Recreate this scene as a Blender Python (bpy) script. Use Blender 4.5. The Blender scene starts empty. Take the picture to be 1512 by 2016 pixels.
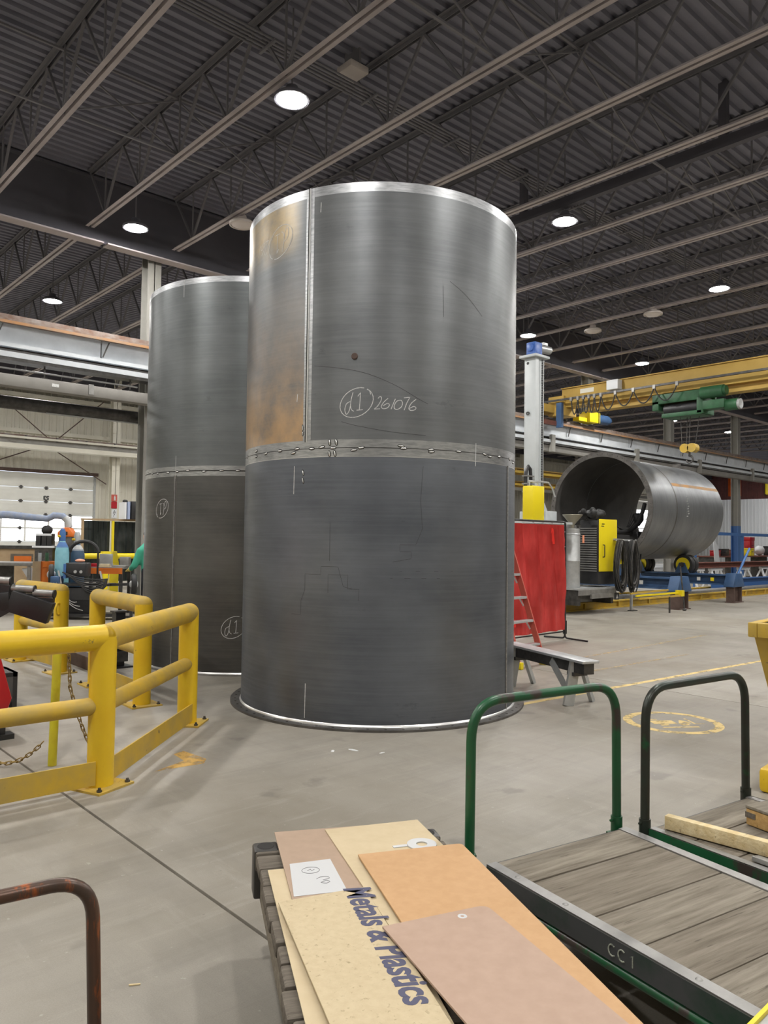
import bpy, bmesh, math, random
from mathutils import Vector, Matrix
random.seed(7)
SC = bpy.context.scene
COL = SC.collection
rad = math.radians
PI = math.pi

# ------------------------------------------------------------------ camera
f_px = 1514.0
yaw, pitch, roll = rad(41.9), rad(2.08), rad(0.78)
R0 = Vector((math.cos(yaw), -math.sin(yaw), 0))
FW = Vector((math.sin(yaw) * math.cos(pitch), math.cos(yaw) * math.cos(pitch), math.sin(pitch)))
U0 = R0.cross(FW)
RT = R0 * math.cos(roll) + U0 * math.sin(roll)
UP = U0 * math.cos(roll) - R0 * math.sin(roll)
cd = bpy.data.cameras.new('camera')
cam = bpy.data.objects.new('camera', cd)
COL.objects.link(cam)
cd.sensor_fit = 'HORIZONTAL'
cd.sensor_width = 36.0
cd.lens = f_px / 1512.0 * 36.0
cd.clip_start = 0.05
cd.clip_end = 300
cam.matrix_world = Matrix(((RT.x, UP.x, -FW.x, 0), (RT.y, UP.y, -FW.y, 0), (RT.z, UP.z, -FW.z, 1.63), (0, 0, 0, 1)))
SC.camera = cam

# ------------------------------------------------------------------ world, exposure
w = bpy.data.worlds.new('sky')
SC.world = w
w.use_nodes = True
w.node_tree.nodes['Background'].inputs[0].default_value = (0.80, 0.88, 1.0, 1)
w.node_tree.nodes['Background'].inputs[1].default_value = 1.0
SC.view_settings.view_transform = 'Standard'
SC.view_settings.look = 'None'
SC.view_settings.exposure = 0.80
SC.view_settings.gamma = 1.0
SC.view_settings.use_curve_mapping = False
LAMP_STRENGTH = 300.0

# ------------------------------------------------------------------ materials
def _mat(name):
    m = bpy.data.materials.new(name)
    m.use_nodes = True
    nt = m.node_tree
    return m, nt, nt.nodes['Principled BSDF']

def c4(c):
    return (c[0], c[1], c[2], 1.0)

def noise_mask(nt, scale, lo, hi, stretch=(1, 1, 1), detail=6, rough=.6, coord='Object'):
    tc = nt.nodes.new('ShaderNodeTexCoord')
    mp = nt.nodes.new('ShaderNodeMapping')
    mp.inputs['Scale'].default_value = stretch
    nz = nt.nodes.new('ShaderNodeTexNoise')
    nz.inputs['Scale'].default_value = scale
    nz.inputs['Detail'].default_value = detail
    nz.inputs['Roughness'].default_value = rough
    mr = nt.nodes.new('ShaderNodeMapRange')
    mr.inputs['From Min'].default_value = lo
    mr.inputs['From Max'].default_value = hi
    nt.links.new(tc.outputs[coord], mp.inputs['Vector'])
    nt.links.new(mp.outputs[0], nz.inputs['Vector'])
    nt.links.new(nz.outputs['Fac'], mr.inputs['Value'])
    return mr.outputs[0], nz.outputs['Fac']

def mixc(nt, fac, a, b):
    mx = nt.nodes.new('ShaderNodeMix')
    mx.data_type = 'RGBA'
    mx.inputs[0].default_value = 1.0
    if hasattr(fac, 'links'):
        nt.links.new(fac, mx.inputs[0])
    else:
        mx.inputs[0].default_value = fac
    for k, v in ((6, a), (7, b)):
        if hasattr(v, 'links'):
            nt.links.new(v, mx.inputs[k])
        else:
            mx.inputs[k].default_value = c4(v)
    return mx.outputs[2]

def mk(name, c, c2=None, rough=.5, metal=0.0, scale=5, stretch=(1, 1, 1), thr=(.35, .65), bump=0.0, bscale=None,
       wear=None, spec=.5, rough2=None, aniso=0.0):
    m, nt, b = _mat(name)
    b.inputs['Roughness'].default_value = rough
    b.inputs['Metallic'].default_value = metal
    b.inputs['Specular IOR Level'].default_value = spec
    col = None
    if c2 is None:
        b.inputs['Base Color'].default_value = c4(c)
    else:
        fac, _ = noise_mask(nt, scale, thr[0], thr[1], stretch)
        col = mixc(nt, fac, c, c2)
        if rough2 is not None:
            mr = nt.nodes.new('ShaderNodeMapRange')
            mr.inputs['To Min'].default_value = rough
            mr.inputs['To Max'].default_value = rough2
            nt.links.new(fac, mr.inputs['Value'])
            nt.links.new(mr.outputs[0], b.inputs['Roughness'])
    if wear:
        wc, ws, lo, hi = wear[:4]
        st = wear[4] if len(wear) > 4 else (1, 1, 1)
        fac, _ = noise_mask(nt, ws, lo, hi, st, 8, .65)
        col = mixc(nt, fac, col if col is not None else c, wc)
    if col is not None:
        nt.links.new(col, b.inputs['Base Color'])
    if bump:
        _, raw = noise_mask(nt, bscale or scale * 6, 0, 1, stretch)
        bp = nt.nodes.new('ShaderNodeBump')
        bp.inputs['Strength'].default_value = bump
        bp.inputs['Distance'].default_value = .01
        nt.links.new(raw, bp.inputs['Height'])
        nt.links.new(bp.outputs[0], b.inputs['Normal'])
    if aniso:
        b.inputs['Anisotropic'].default_value = aniso
        tg = nt.nodes.new('ShaderNodeTangent')
        tg.direction_type = 'RADIAL'
        tg.axis = 'Z'
        nt.links.new(tg.outputs[0], b.inputs['Tangent'])
    return m

def emit(name, c, s):
    m, nt, b = _mat(name)
    b.inputs['Base Color'].default_value = c4(c)
    b.inputs['Emission Color'].default_value = c4(c)
    b.inputs['Emission Strength'].default_value = s
    return m

MT = {}
# concrete floor: broad tone shifts, tyre scuffs, small dark oil stains, pale chips
def concrete():
    m, nt, b = _mat('polished_concrete')
    def scaled(sock, k):
        n = nt.nodes.new('ShaderNodeMath'); n.operation = 'MULTIPLY'; n.inputs[1].default_value = k
        nt.links.new(sock, n.inputs[0]); return n.outputs[0]
    f1, r1 = noise_mask(nt, .45, .34, .66, (1, 1, 1), 8, .60)
    col = mixc(nt, f1, (.238, .214, .174), (.365, .342, .300))
    # tyre scuffs: long soft streaks in two directions
    for st, a in (((.22, 1.6, 1), .34), ((1.3, .25, 1), .24)):
        f2, _ = noise_mask(nt, 2.6, .50, .72, st, 9, .68)
        col = mixc(nt, scaled(f2, a), col, (.135, .125, .112))
        f2, _ = noise_mask(nt, 5.5, .56, .74, st, 9, .68)
        col = mixc(nt, scaled(f2, a * 1.1), col, (.46, .43, .375))
    f3, _ = noise_mask(nt, 2.3, .64, .70, (1, 1, 1), 4, .5)
    col = mixc(nt, scaled(f3, .38), col, (.10, .092, .088))
    f4, _ = noise_mask(nt, 26, .70, .74, (1, 1, 1), 3, .5)
    col = mixc(nt, scaled(f4, .4), col, (.52, .50, .45))
    f4, _ = noise_mask(nt, 21, .27, .22, (1, 1, 1), 3, .5)
    col = mixc(nt, scaled(f4, .45), col, (.10, .09, .082))
    f5, r5 = noise_mask(nt, 190, .35, .70, (1, 1, 1), 2, .5)
    col = mixc(nt, scaled(f5, .26), col, (.17, .152, .13))
    nt.links.new(col, b.inputs['Base Color'])
    mr = nt.nodes.new('ShaderNodeMapRange')
    mr.inputs['To Min'].default_value = .60; mr.inputs['To Max'].default_value = .40
    nt.links.new(f1, mr.inputs['Value'])
    nt.links.new(mr.outputs[0], b.inputs['Roughness'])
    b.inputs['Specular IOR Level'].default_value = .35
    return m
MT['concrete'] = concrete()
MT['joint'] = mk('dark_joint_filler', (.06, .055, .05), rough=.9)

# mill-scale plate steel of the rolled shells; rust=(x limit, list of z bands) tints parts of one shell
def shell_steel(name, base=(.116, .127, .147), hi=(.185, .200, .226), rust=None, rough=.44):
    m, nt, b = _mat(name)
    b.inputs['Metallic'].default_value = .75
    f1, r1 = noise_mask(nt, .9, .35, .68, (1, 1, 1.6), 8, .6)
    col = mixc(nt, f1, base, hi)
    f2, r2 = noise_mask(nt, 3.0, .42, .62, (.35, .35, 14), 8, .65)
    f2b = nt.nodes.new('ShaderNodeMath'); f2b.operation = 'MULTIPLY'; f2b.inputs[1].default_value = .16
    nt.links.new(f2, f2b.inputs[0])
    col = mixc(nt, f2b.outputs[0], col, [v * 1.4 for v in hi])
    f3, _ = noise_mask(nt, 2.0, .63, .68, (1, 1, 2), 10, .75)
    f3b = nt.nodes.new('ShaderNodeMath'); f3b.operation = 'MULTIPLY'; f3b.inputs[1].default_value = .30
    nt.links.new(f3, f3b.inputs[0])
    col = mixc(nt, f3b.outputs[0], col, [v * .55 for v in base])
    if rust:
        tc = nt.nodes.new('ShaderNodeTexCoord')
        sp = nt.nodes.new('ShaderNodeSeparateXYZ')
        nt.links.new(tc.outputs['Object'], sp.inputs[0])
        def ramp(sock, a, bb):
            mr = nt.nodes.new('ShaderNodeMapRange')
            mr.inputs['From Min'].default_value = a; mr.inputs['From Max'].default_value = bb
            nt.links.new(sock, mr.inputs['Value'])
            return mr.outputs[0]
        def mul(a, bsock):
            mm = nt.nodes.new('ShaderNodeMath'); mm.operation = 'MULTIPLY'
            nt.links.new(a, mm.inputs[0])
            if hasattr(bsock, 'links'): nt.links.new(bsock, mm.inputs[1])
            else: mm.inputs[1].default_value = bsock
            return mm.outputs[0]
        for (xa, xb, za, zb, amt, rc) in rust:
            fx = ramp(sp.outputs['X'], xa, xb)
            fz = ramp(sp.outputs['Z'], za, zb)
            fn, _ = noise_mask(nt, 2.2, .30, .62, (1, 1, 1), 8, .65)
            col = mixc(nt, mul(mul(mul(fx, fz), fn), amt), col, rc)
    nt.links.new(col, b.inputs['Base Color'])
    mr = nt.nodes.new('ShaderNodeMapRange')
    mr.inputs['To Min'].default_value = rough + .04; mr.inputs['To Max'].default_value = rough - .05
    nt.links.new(r2, mr.inputs['Value'])
    nt.links.new(mr.outputs[0], b.inputs['Roughness'])
    b.inputs['Anisotropic'].default_value = .42
    b.inputs['Anisotropic Rotation'].default_value = .25
    tg = nt.nodes.new('ShaderNodeTangent'); tg.direction_type = 'RADIAL'; tg.axis = 'Z'
    nt.links.new(tg.outputs[0], b.inputs['Tangent'])
    return m
MT['shell_low'] = shell_steel('mill_scale_plate')
MT['shell_up'] = shell_steel('mill_scale_plate_with_rust', (.135, .142, .147), (.205, .214, .220),
                             rust=[(-.62, -.66, 3.20, 2.60, 1.0, (.66, .38, .13)), (-.62, -.66, 4.1, 3.0, .6, (.44, .33, .24)), (-.72, -.95, 4.15, 4.42, .8, (.52, .38, .19))])
MT['shell_rear_up'] = shell_steel('mill_scale_plate_grey', (.125, .136, .138), (.185, .197, .201))
MT['shell_rear_low'] = shell_steel('mill_scale_plate_dark', (.085, .085, .083), (.145, .142, .135))
MT['shell_lying'] = shell_steel('mill_scale_plate_light', (.19, .197, .205), (.29, .298, .305), rough=.42)
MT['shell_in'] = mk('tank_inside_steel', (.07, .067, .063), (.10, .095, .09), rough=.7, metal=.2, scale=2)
MT['ground'] = mk('ground_bright_steel', (.36, .37, .385), (.56, .57, .58), rough=.34, metal=.85, scale=10, stretch=(1, 1, 6))
MT['flange'] = mk('flange_steel', (.095, .09, .085), (.17, .16, .15), rough=.5, metal=.6, scale=6)
MT['weld'] = mk('weld_bead', (.55, .56, .57), (.34, .34, .35), rough=.35, metal=.8, scale=30)
MT['weldbright'] = mk('bright_weld_metal', (.80, .80, .79), rough=.3, metal=.8)
MT['scorch'] = mk('scorched_steel', (.02, .018, .016), rough=.7)
MT['scratch'] = mk('scratched_scale', (.06, .06, .062), rough=.6, metal=.4)
MT['chalk'] = mk('white_chalk', (.72, .73, .72), (.5, .5, .5), rough=.95, scale=60)
MT['yellow'] = mk('safety_yellow_paint', (.70, .44, .012), (.76, .51, .018), rough=.42, scale=3, wear=((.20, .15, .06), 14, .66, .72))
MT['yellowdusty'] = mk('dusty_yellow_paint', (.58, .37, .03), (.42, .30, .08), rough=.6, scale=4, wear=((.17, .12, .06), 12, .66, .71))
MT['yellowbright'] = mk('bright_machine_yellow', (.80, .64, .01), rough=.4)
MT['craneyellow'] = mk('ochre_crane_paint', (.42, .27, .055), (.50, .33, .08), rough=.6, scale=1.5)
MT['cranegreen'] = mk('hoist_green_paint', (.016, .070, .028), (.03, .12, .05), rough=.5, scale=3)
MT['green'] = mk('worn_green_paint', (.008, .10, .035), (.014, .075, .03), rough=.35, scale=4, wear=((.05, .038, .032), 7, .53, .60, (1, 1, .35)))
MT['darkgreen'] = mk('worn_dark_tube', (.03, .045, .034), (.035, .028, .024), rough=.35, metal=.3, scale=5, wear=((.01, .09, .035), 5, .56, .64))
MT['orangetube'] = mk('worn_orange_tube', (.12, .062, .04), (.075, .055, .045), rough=.35, metal=.4, scale=14, stretch=(1, 1, .25), wear=((.36, .10, .028), 24, .53, .62, (1, 1, .22)))
def wood(name, a, bcol, rough=.85, sc=3, st=(1, 14, 14), dark=None):
    return mk(name, a, bcol, rough=rough, scale=sc, stretch=st, thr=(.3, .68), bump=.35, bscale=sc * 2,
              wear=(dark or [v * .45 for v in a], sc * 1.6, .60, .72, st), spec=.2)
MT['deckwood'] = wood('weathered_grey_planks', (.155, .132, .102), (.285, .255, .205), dark=(.075, .062, .048))
MT['deckwood2'] = wood('weathered_brown_planks', (.14, .118, .09), (.255, .225, .18), dark=(.07, .058, .045))
MT['oldtimber'] = wood('rough_old_timber', (.10, .085, .068), (.19, .165, .135), sc=5)
MT['pine'] = wood('pale_pine', (.62, .47, .24), (.78, .66, .42), sc=2.0, dark=(.22, .16, .10))
MT['block'] = wood('orange_brown_wood', (.40, .24, .09), (.55, .36, .15), sc=2.5)
MT['hardboard'] = mk('pinkish_brown_hardboard', (.38, .275, .20), (.41, .295, .215), rough=.7, scale=20)
MT['hardboard2'] = mk('pale_brown_hardboard', (.425, .295, .222), (.455, .32, .243), rough=.7, scale=20)
MT['orangeboard'] = mk('orange_fibreboard', (.51, .305, .150), (.55, .335, .17), rough=.75, scale=25)
MT['cream'] = mk('cream_backing_paper', (.57, .47, .305), (.52, .42, .265), rough=.8, scale=45, wear=((.33, .26, .15), 55, .60, .70))
MT['cream2'] = mk('plain_cream_paper', (.58, .475, .31), (.54, .435, .275), rough=.8, scale=12)
MT['paper'] = mk('white_paper', (.56, .565, .57), rough=.8)
MT['ink'] = mk('blue_grey_ink', (.085, .085, .14), rough=.7)
MT['pencil'] = mk('pencil_line', (.22, .22, .22), rough=.8)
MT['darksteel'] = mk('dark_worn_steel', (.06, .058, .055), (.11, .105, .10), rough=.45, metal=.6, scale=8)
MT['greysteel'] = mk('worn_grey_steel', (.24, .235, .225), (.34, .335, .32), rough=.42, metal=.5, scale=6)
MT['black'] = mk('black_rubber', (.018, .018, .018), rough=.6)
MT['blackpaint'] = mk('black_paint', (.016, .016, .018), (.028, .028, .03), rough=.4, scale=6)
MT['red'] = mk('red_machine_paint', (.42, .008, .016), rough=.35)
MT['ladderred'] = mk('red_fibreglass', (.55, .10, .07), rough=.5)
MT['alu'] = mk('brushed_aluminium', (.62, .63, .64), (.52, .53, .54), rough=.4, metal=.5, scale=10)
MT['deckceil'] = mk('dark_ceiling_deck', (.165, .165, .205), (.205, .204, .248), rough=.8, scale=1.2)
MT['joist'] = mk('joist_primer', (.175, .170, .185), rough=.7)
MT['chord'] = mk('floorlit_joist_chord', (.50, .445, .44), (.36, .32, .32), rough=.7, scale=1.0)  # same primer made lighter to carry floor light on the chord undersides
MT['girder'] = mk('dark_girder_paint', (.075, .073, .088), (.10, .097, .115), rough=.7, scale=1)
MT['runwaygrey'] = mk('runway_grey_paint', (.30, .29, .265), (.22, .21, .19), rough=.6, scale=2, wear=((.14, .12, .10), 3, .58, .7, (.3, 1, 1)))
MT['runwaywhite'] = mk('pale_runway_web', (.60, .63, .66), (.48, .51, .54), rough=.55, scale=2)
MT['railrust'] = mk('rusty_crane_rail', (.17, .10, .07), (.25, .22, .20), rough=.7, scale=5)
MT['railorange'] = mk('orange_rust_edge', (.40, .20, .08), (.28, .20, .14), rough=.7, scale=3)
MT['traygrey'] = mk('tray_grey_paint', (.20, .19, .175), (.25, .24, .22), rough=.65, scale=2)
MT['cladding'] = mk('cream_wall_cladding', (.74, .715, .62), (.66, .635, .54), rough=.7, scale=.8, wear=((.42, .35, .25), 1.5, .62, .75, (1, 1, 4)))
MT['claddingwhite'] = mk('white_wall_cladding', (.72, .74, .76), rough=.6)
MT['claddingred'] = mk('dark_red_cladding', (.075, .022, .020), (.11, .03, .026), rough=.7, scale=2)
MT['doorwhite'] = mk('white_door_panel', (.83, .83, .78), (.77, .77, .72), rough=.6, scale=2)
MT['pane'] = emit('daylit_glazing', (.95, .97, 1.0), 2.6)
MT['lens'] = emit('lamp_lens', (1.0, .975, .935), LAMP_STRENGTH)
MT['lamphousing'] = mk('lamp_housing', (.55, .54, .52), rough=.5, metal=.4)
MT['lampdead'] = mk('unlit_lamp_glass', (.62, .56, .52), rough=.5)
MT['colgrey'] = mk('grey_column_paint', (.24, .235, .215), (.30, .29, .265), rough=.65, scale=1.5)
MT['blue'] = mk('machine_blue_paint', (.030, .075, .17), (.045, .10, .21), rough=.5, scale=4)
MT['brightblue'] = mk('bright_blue_paint', (.05, .14, .36), rough=.5)
MT['motorblue'] = mk('gearbox_blue', (.04, .11, .42), (.08, .18, .5), rough=.4, scale=14)
MT['rustbrown'] = mk('rusty_brown_steel', (.085, .055, .045), (.13, .085, .07), rough=.75, scale=6)
MT['rustred'] = mk('red_oxide_primer', (.20, .07, .05), (.15, .06, .045), rough=.7, scale=3)
MT['mast'] = mk('pale_grey_machine_paint', (.46, .49, .50), (.52, .55, .56), rough=.45, scale=2)
MT['galv'] = mk('galvanised_metal', (.42, .43, .43), (.50, .51, .51), rough=.4, metal=.4, scale=8)
MT['teal'] = mk('turquoise_cylinder_paint', (.18, .42, .50), (.24, .50, .57), rough=.5, scale=6, wear=((.06, .13, .2), 9, .63, .68))
MT['navy'] = mk('dark_blue_cylinder_paint', (.03, .07, .13), (.05, .10, .17), rough=.5, scale=6)
MT['orange'] = mk('orange_paint', (.72, .17, .015), (.62, .14, .015), rough=.5, scale=4)
MT['plywood'] = mk('tan_board', (.45, .33, .20), (.38, .27, .16), rough=.8, scale=4)
MT['clothgreen'] = mk('green_work_jacket', (.07, .40, .28), (.05, .33, .22), rough=.9, scale=6)
MT['clothdark'] = mk('dark_work_trousers', (.02, .022, .03), rough=.9)
MT['skin'] = mk('skin', (.50, .30, .21), rough=.6)
MT['glove'] = mk('yellow_work_glove', (.62, .46, .12), rough=.9)
MT['linepaint'] = None
def worn_paint(name, c, lo, hi, sc=9):
    m, nt, b = _mat(name)
    b.inputs['Base Color'].default_value = c4(c)
    b.inputs['Roughness'].default_value = .7
    fac, _ = noise_mask(nt, sc, lo, hi, (1, 1, 1), 9, .7)
    nt.links.new(fac, b.inputs['Alpha'])
    return m
MT['linepaint'] = worn_paint('worn_yellow_floor_paint', (.64, .48, .20), .36, .50)
MT['linefaint'] = worn_paint('faint_yellow_floor_paint', (.55, .42, .22), .42, .64)
MT['arrowpaint'] = worn_paint('orange_floor_paint', (.54, .33, .09), .34, .52)
def curtain_mat(name, c, transp, trans=.5):
    m = bpy.data.materials.new(name); m.use_nodes = True
    nt = m.node_tree; nt.nodes.clear()
    out = nt.nodes.new('ShaderNodeOutputMaterial')
    p = nt.nodes.new('ShaderNodeBsdfPrincipled'); p.inputs['Base Color'].default_value = c4(c); p.inputs['Roughness'].default_value = .22
    tl = nt.nodes.new('ShaderNodeBsdfTranslucent'); tl.inputs['Color'].default_value = c4(c)
    tp = nt.nodes.new('ShaderNodeBsdfTransparent'); tp.inputs['Color'].default_value = c4([min(1, v * 1.15 + .02) for v in c])
    fc_, _ = noise_mask(nt, 7, .38, .66, (1.0, 1.0, .16), 7, .6)
    cc_ = mixc(nt, fc_, c, [min(1, v * 1.25 + .035) for v in c])
    f2_, _ = noise_mask(nt, 2.2, .42, .60, (1, 1, .6), 4, .5)
    cc_ = mixc(nt, f2_, cc_, [v * .72 for v in c])
    nt.links.new(cc_, p.inputs['Base Color'])
    m1 = nt.nodes.new('ShaderNodeMixShader'); m1.inputs[0].default_value = trans
    m2 = nt.nodes.new('ShaderNodeMixShader'); m2.inputs[0].default_value = transp
    nt.links.new(p.outputs[0], m1.inputs[1]); nt.links.new(tl.outputs[0], m1.inputs[2])
    nt.links.new(m1.outputs[0], m2.inputs[1]); nt.links.new(tp.outputs[0], m2.inputs[2])
    nt.links.new(m2.outputs[0], out.inputs[0])
    return m
MT['redvinyl'] = curtain_mat('translucent_red_vinyl', (.60, .045, .04), .14, .22)
MT['darkvinyl'] = curtain_mat('dark_green_vinyl', (.022, .028, .026), .05, .2)

# ------------------------------------------------------------------ mesh helpers
class MB:
    def __init__(s):
        s.v = []; s.f = []
    def add(s, verts, faces, M=None):
        k = len(s.v)
        for p in verts:
            p = Vector(p)
            s.v.append(tuple(M @ p) if M else tuple(p))
        s.f += [tuple(i + k for i in q) for q in faces]
        return s
    def box(s, x0, x1, y0, y1, z0, z1, M=None):
        return s.add([(x0, y0, z0), (x1, y0, z0), (x1, y1, z0), (x0, y1, z0), (x0, y0, z1), (x1, y0, z1), (x1, y1, z1), (x0, y1, z1)],
                     [(0, 3, 2, 1), (4, 5, 6, 7), (0, 1, 5, 4), (1, 2, 6, 5), (2, 3, 7, 6), (3, 0, 4, 7)], M)
    def bar(s, p0, p1, wdt, hgt, up=(0, 0, 1)):
        p0 = Vector(p0); p1 = Vector(p1); d = p1 - p0; L = d.length; d.normalize()
        u = Vector(up)
        if abs(d.dot(u)) > .99: u = Vector((1, 0, 0))
        x = d.cross(u).normalized(); z = x.cross(d)
        M = Matrix(((x.x, d.x, z.x, p0.x), (x.y, d.y, z.y, p0.y), (x.z, d.z, z.z, p0.z), (0, 0, 0, 1)))
        return s.box(-wdt / 2, wdt / 2, 0, L, -hgt / 2, hgt / 2, M)
    def cyl(s, p0, p1, r0, r1=None, n=16, cap=True):
        r1 = r0 if r1 is None else r1
        p0 = Vector(p0); p1 = Vector(p1); d = (p1 - p0).normalized()
        a = Vector((0, 0, 1)) if abs(d.z) < .9 else Vector((1, 0, 0))
        x = d.cross(a).normalized(); y = d.cross(x)
        vs = []
        for k in range(n):
            t = 2 * PI * k / n; q = x * math.cos(t) + y * math.sin(t)
            vs.append(p0 + q * r0); vs.append(p1 + q * r1)
        fs = [(2 * k, 2 * ((k + 1) % n), 2 * ((k + 1) % n) + 1, 2 * k + 1) for k in range(n)]
        if cap:
            fs.append(tuple(2 * k for k in range(n))[::-1]); fs.append(tuple(2 * k + 1 for k in range(n)))
        return s.add(vs, fs)
    def tube(s, pts, r, n=10, closed=False, cap=True, squash=None):
        P = [Vector(p) for p in pts]; m = len(P)
        T = []
        for i in range(m):
            if closed: t = P[(i + 1) % m] - P[i - 1]
            else: t = P[min(i + 1, m - 1)] - P[max(i - 1, 0)]
            T.append(t.normalized())
        a = Vector((0, 0, 1)) if abs(T[0].z) < .9 else Vector((1, 0, 0))
        x = T[0].cross(a).normalized(); vs = []
        for i in range(m):
            x = (x - T[i] * x.dot(T[i])).normalized(); y = T[i].cross(x)
            rr = r[i] if isinstance(r, (list, tuple)) else r
            for k in range(n):
                t = 2 * PI * k / n
                vs.append(P[i] + x * (math.cos(t) * rr) + y * (math.sin(t) * rr))
        fs = []
        for i in range(m if closed else m - 1):
            j = (i + 1) % m
            for k in range(n):
                l = (k + 1) % n
                fs.append((i * n + k, i * n + l, j * n + l, j * n + k))
        if cap and not closed:
            fs.append(tuple(range(n))[::-1]); fs.append(tuple((m - 1) * n + k for k in range(n)))
        return s.add(vs, fs)
    def lathe(s, prof, n=48, M=None, closed=False, a0=0, a1=2 * PI):
        full = abs(a1 - a0 - 2 * PI) < 1e-6; m = len(prof); vs = []; fs = []
        cnt = n if full else n + 1
        for k in range(cnt):
            t = a0 + (a1 - a0) * k / n
            for r, z in prof: vs.append((r * math.cos(t), r * math.sin(t), z))
        for k in range(n):
            l = (k + 1) % cnt
            for i in range(m if closed else m - 1):
                j = (i + 1) % m
                fs.append((k * m + i, l * m + i, l * m + j, k * m + j))
        return s.add(vs, fs, M)
    def prism(s, poly, z0, z1, M=None):
        n = len(poly)
        vs = [(x, y, z0) for x, y in poly] + [(x, y, z1) for x, y in poly]
        fs = [tuple(range(n))[::-1], tuple(range(n, 2 * n))] + [(k, (k + 1) % n, (k + 1) % n + n, k + n) for k in range(n)]
        return s.add(vs, fs, M)
    def ell(s, c, rx, ry, rz, nu=12, nv=8, M=None):
        vs = [(c[0], c[1], c[2] - rz)]
        for j in range(1, nv):
            ph = -PI / 2 + PI * j / nv
            for k in range(nu):
                t = 2 * PI * k / nu
                vs.append((c[0] + rx * math.cos(ph) * math.cos(t), c[1] + ry * math.cos(ph) * math.sin(t), c[2] + rz * math.sin(ph)))
        vs.append((c[0], c[1], c[2] + rz)); top = len(vs) - 1
        fs = [(0, 1 + (k + 1) % nu, 1 + k) for k in range(nu)]
        for j in range(nv - 2):
            for k in range(nu):
                l = (k + 1) % nu; a = 1 + j * nu; b = a + nu
                fs.append((a + k, a + l, b + l, b + k))
        a = 1 + (nv - 2) * nu
        fs += [(a + k, a + (k + 1) % nu, top) for k in range(nu)]
        return s.add(vs, fs, M)
    def mesh(s, name, bevel=0, sharp=35, segs=2):
        me = bpy.data.meshes.new(name)
        me.from_pydata(s.v, [], s.f)
        bm = bmesh.new(); bm.from_mesh(me)
        bmesh.ops.recalc_face_normals(bm, faces=bm.faces)
        if bevel:
            ed = [e for e in bm.edges if len(e.link_faces) == 2 and e.calc_face_angle(0) > rad(40)]
            bmesh.ops.bevel(bm, geom=ed, offset=bevel, segments=segs, affect='EDGES', profile=.5, clamp_overlap=True)
        bm.to_mesh(me); bm.free()
        me.shade_smooth()
        me.set_sharp_from_angle(angle=rad(sharp))
        return me

def obj(name, mb, mat, parent=None, bevel=0, loc=None, rot=None, sharp=35, label=None, kind=None):
    me = mb.mesh(name, bevel, sharp) if isinstance(mb, MB) else mb
    if mat is not None and not me.materials:
        me.materials.append(MT[mat] if isinstance(mat, str) else mat)
    o = bpy.data.objects.new(name, me)
    COL.objects.link(o)
    if parent: o.parent = parent
    if loc: o.location = loc
    if rot: o.rotation_euler = rot
    if label: o['label'] = label
    if kind: o['kind'] = kind
    return o

def tag(o, label, cat, group=None):
    o['label'] = label; o['category'] = cat
    if group: o['group'] = group
    return o

def thing(name, label, cat, loc=(0, 0, 0), rotz=0.0, group=None):
    o = bpy.data.objects.new(name, None)
    o.empty_display_size = .1
    COL.objects.link(o)
    o.location = loc; o.rotation_euler = (0, 0, rotz)
    return tag(o, label, cat, group)

def struct(name, mb, mat, parent=None, **k):
    o = obj(name, mb, mat, parent, **k)
    if parent is None: o['kind'] = 'structure'
    return o

def dup(root, loc=None, rotz=None, label=None, group=None):
    r = root.copy(); COL.objects.link(r)
    if loc is not None: r.location = loc
    if rotz is not None: r.rotation_euler = (0, 0, rotz)
    if label: r['label'] = label
    if group: r['group'] = group
    for ch in list(root.children):
        c = ch.copy(); COL.objects.link(c); c.parent = r
        for g in list(ch.children):
            d = g.copy(); COL.objects.link(d); d.parent = c
    return r

def fillet(pts, r, n=6):
    out = [Vector(pts[0])]
    for i in range(1, len(pts) - 1):
        p = Vector(pts[i]); a = (Vector(pts[i - 1]) - p); b = (Vector(pts[i + 1]) - p)
        rr = min(r, a.length * .49, b.length * .49)
        a = p + a.normalized() * rr; b = p + b.normalized() * rr
        for k in range(n + 1):
            t = k / n
            out.append(a * (1 - t) ** 2 + p * 2 * t * (1 - t) + b * t * t)
    out.append(Vector(pts[-1]))
    return out

def catenary(a, b, sag, n=10):
    a = Vector(a); b = Vector(b)
    return [a.lerp(b, k / n) - Vector((0, 0, sag * 4 * (k / n) * (1 - k / n))) for k in range(n + 1)]

def text_mesh(name, body, size, extrude=0.0006, shear=0.0, offset=0.0, spacing=1.0):
    cu = bpy.data.curves.new(name, 'FONT')
    cu.body = body; cu.size = size; cu.extrude = extrude; cu.shear = shear; cu.offset = offset
    cu.space_character = spacing
    cu.resolution_u = 3
    o = bpy.data.objects.new(name, cu); COL.objects.link(o)
    dg = bpy.context.evaluated_depsgraph_get()
    me = bpy.data.meshes.new_from_object(o.evaluated_get(dg))
    bpy.data.objects.remove(o)
    me.name = name
    me.materials.clear()
    return me

# ================================================================== THE SETTING
XA, XB, YA, YB, ZT = -12.0, 70.0, -12.0, 34.0, 8.92
fl = struct('floor', MB().box(XA, XB, YA, YB, -.30, -.06), 'joint')
xs = [XA, -4.5, 1.8, 8.1, 14.4, 20.7, 27.0, 33.3, 39.6, 45.9, 52.2, 58.5, 64.8, XB]
for a, b in zip(xs[:-1], xs[1:]):
    mb = MB().box(a + .008, b - .008, YA, YB, -.06, 0)
    obj('concrete_slab', mb, 'concrete', fl, bevel=.004)

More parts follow.
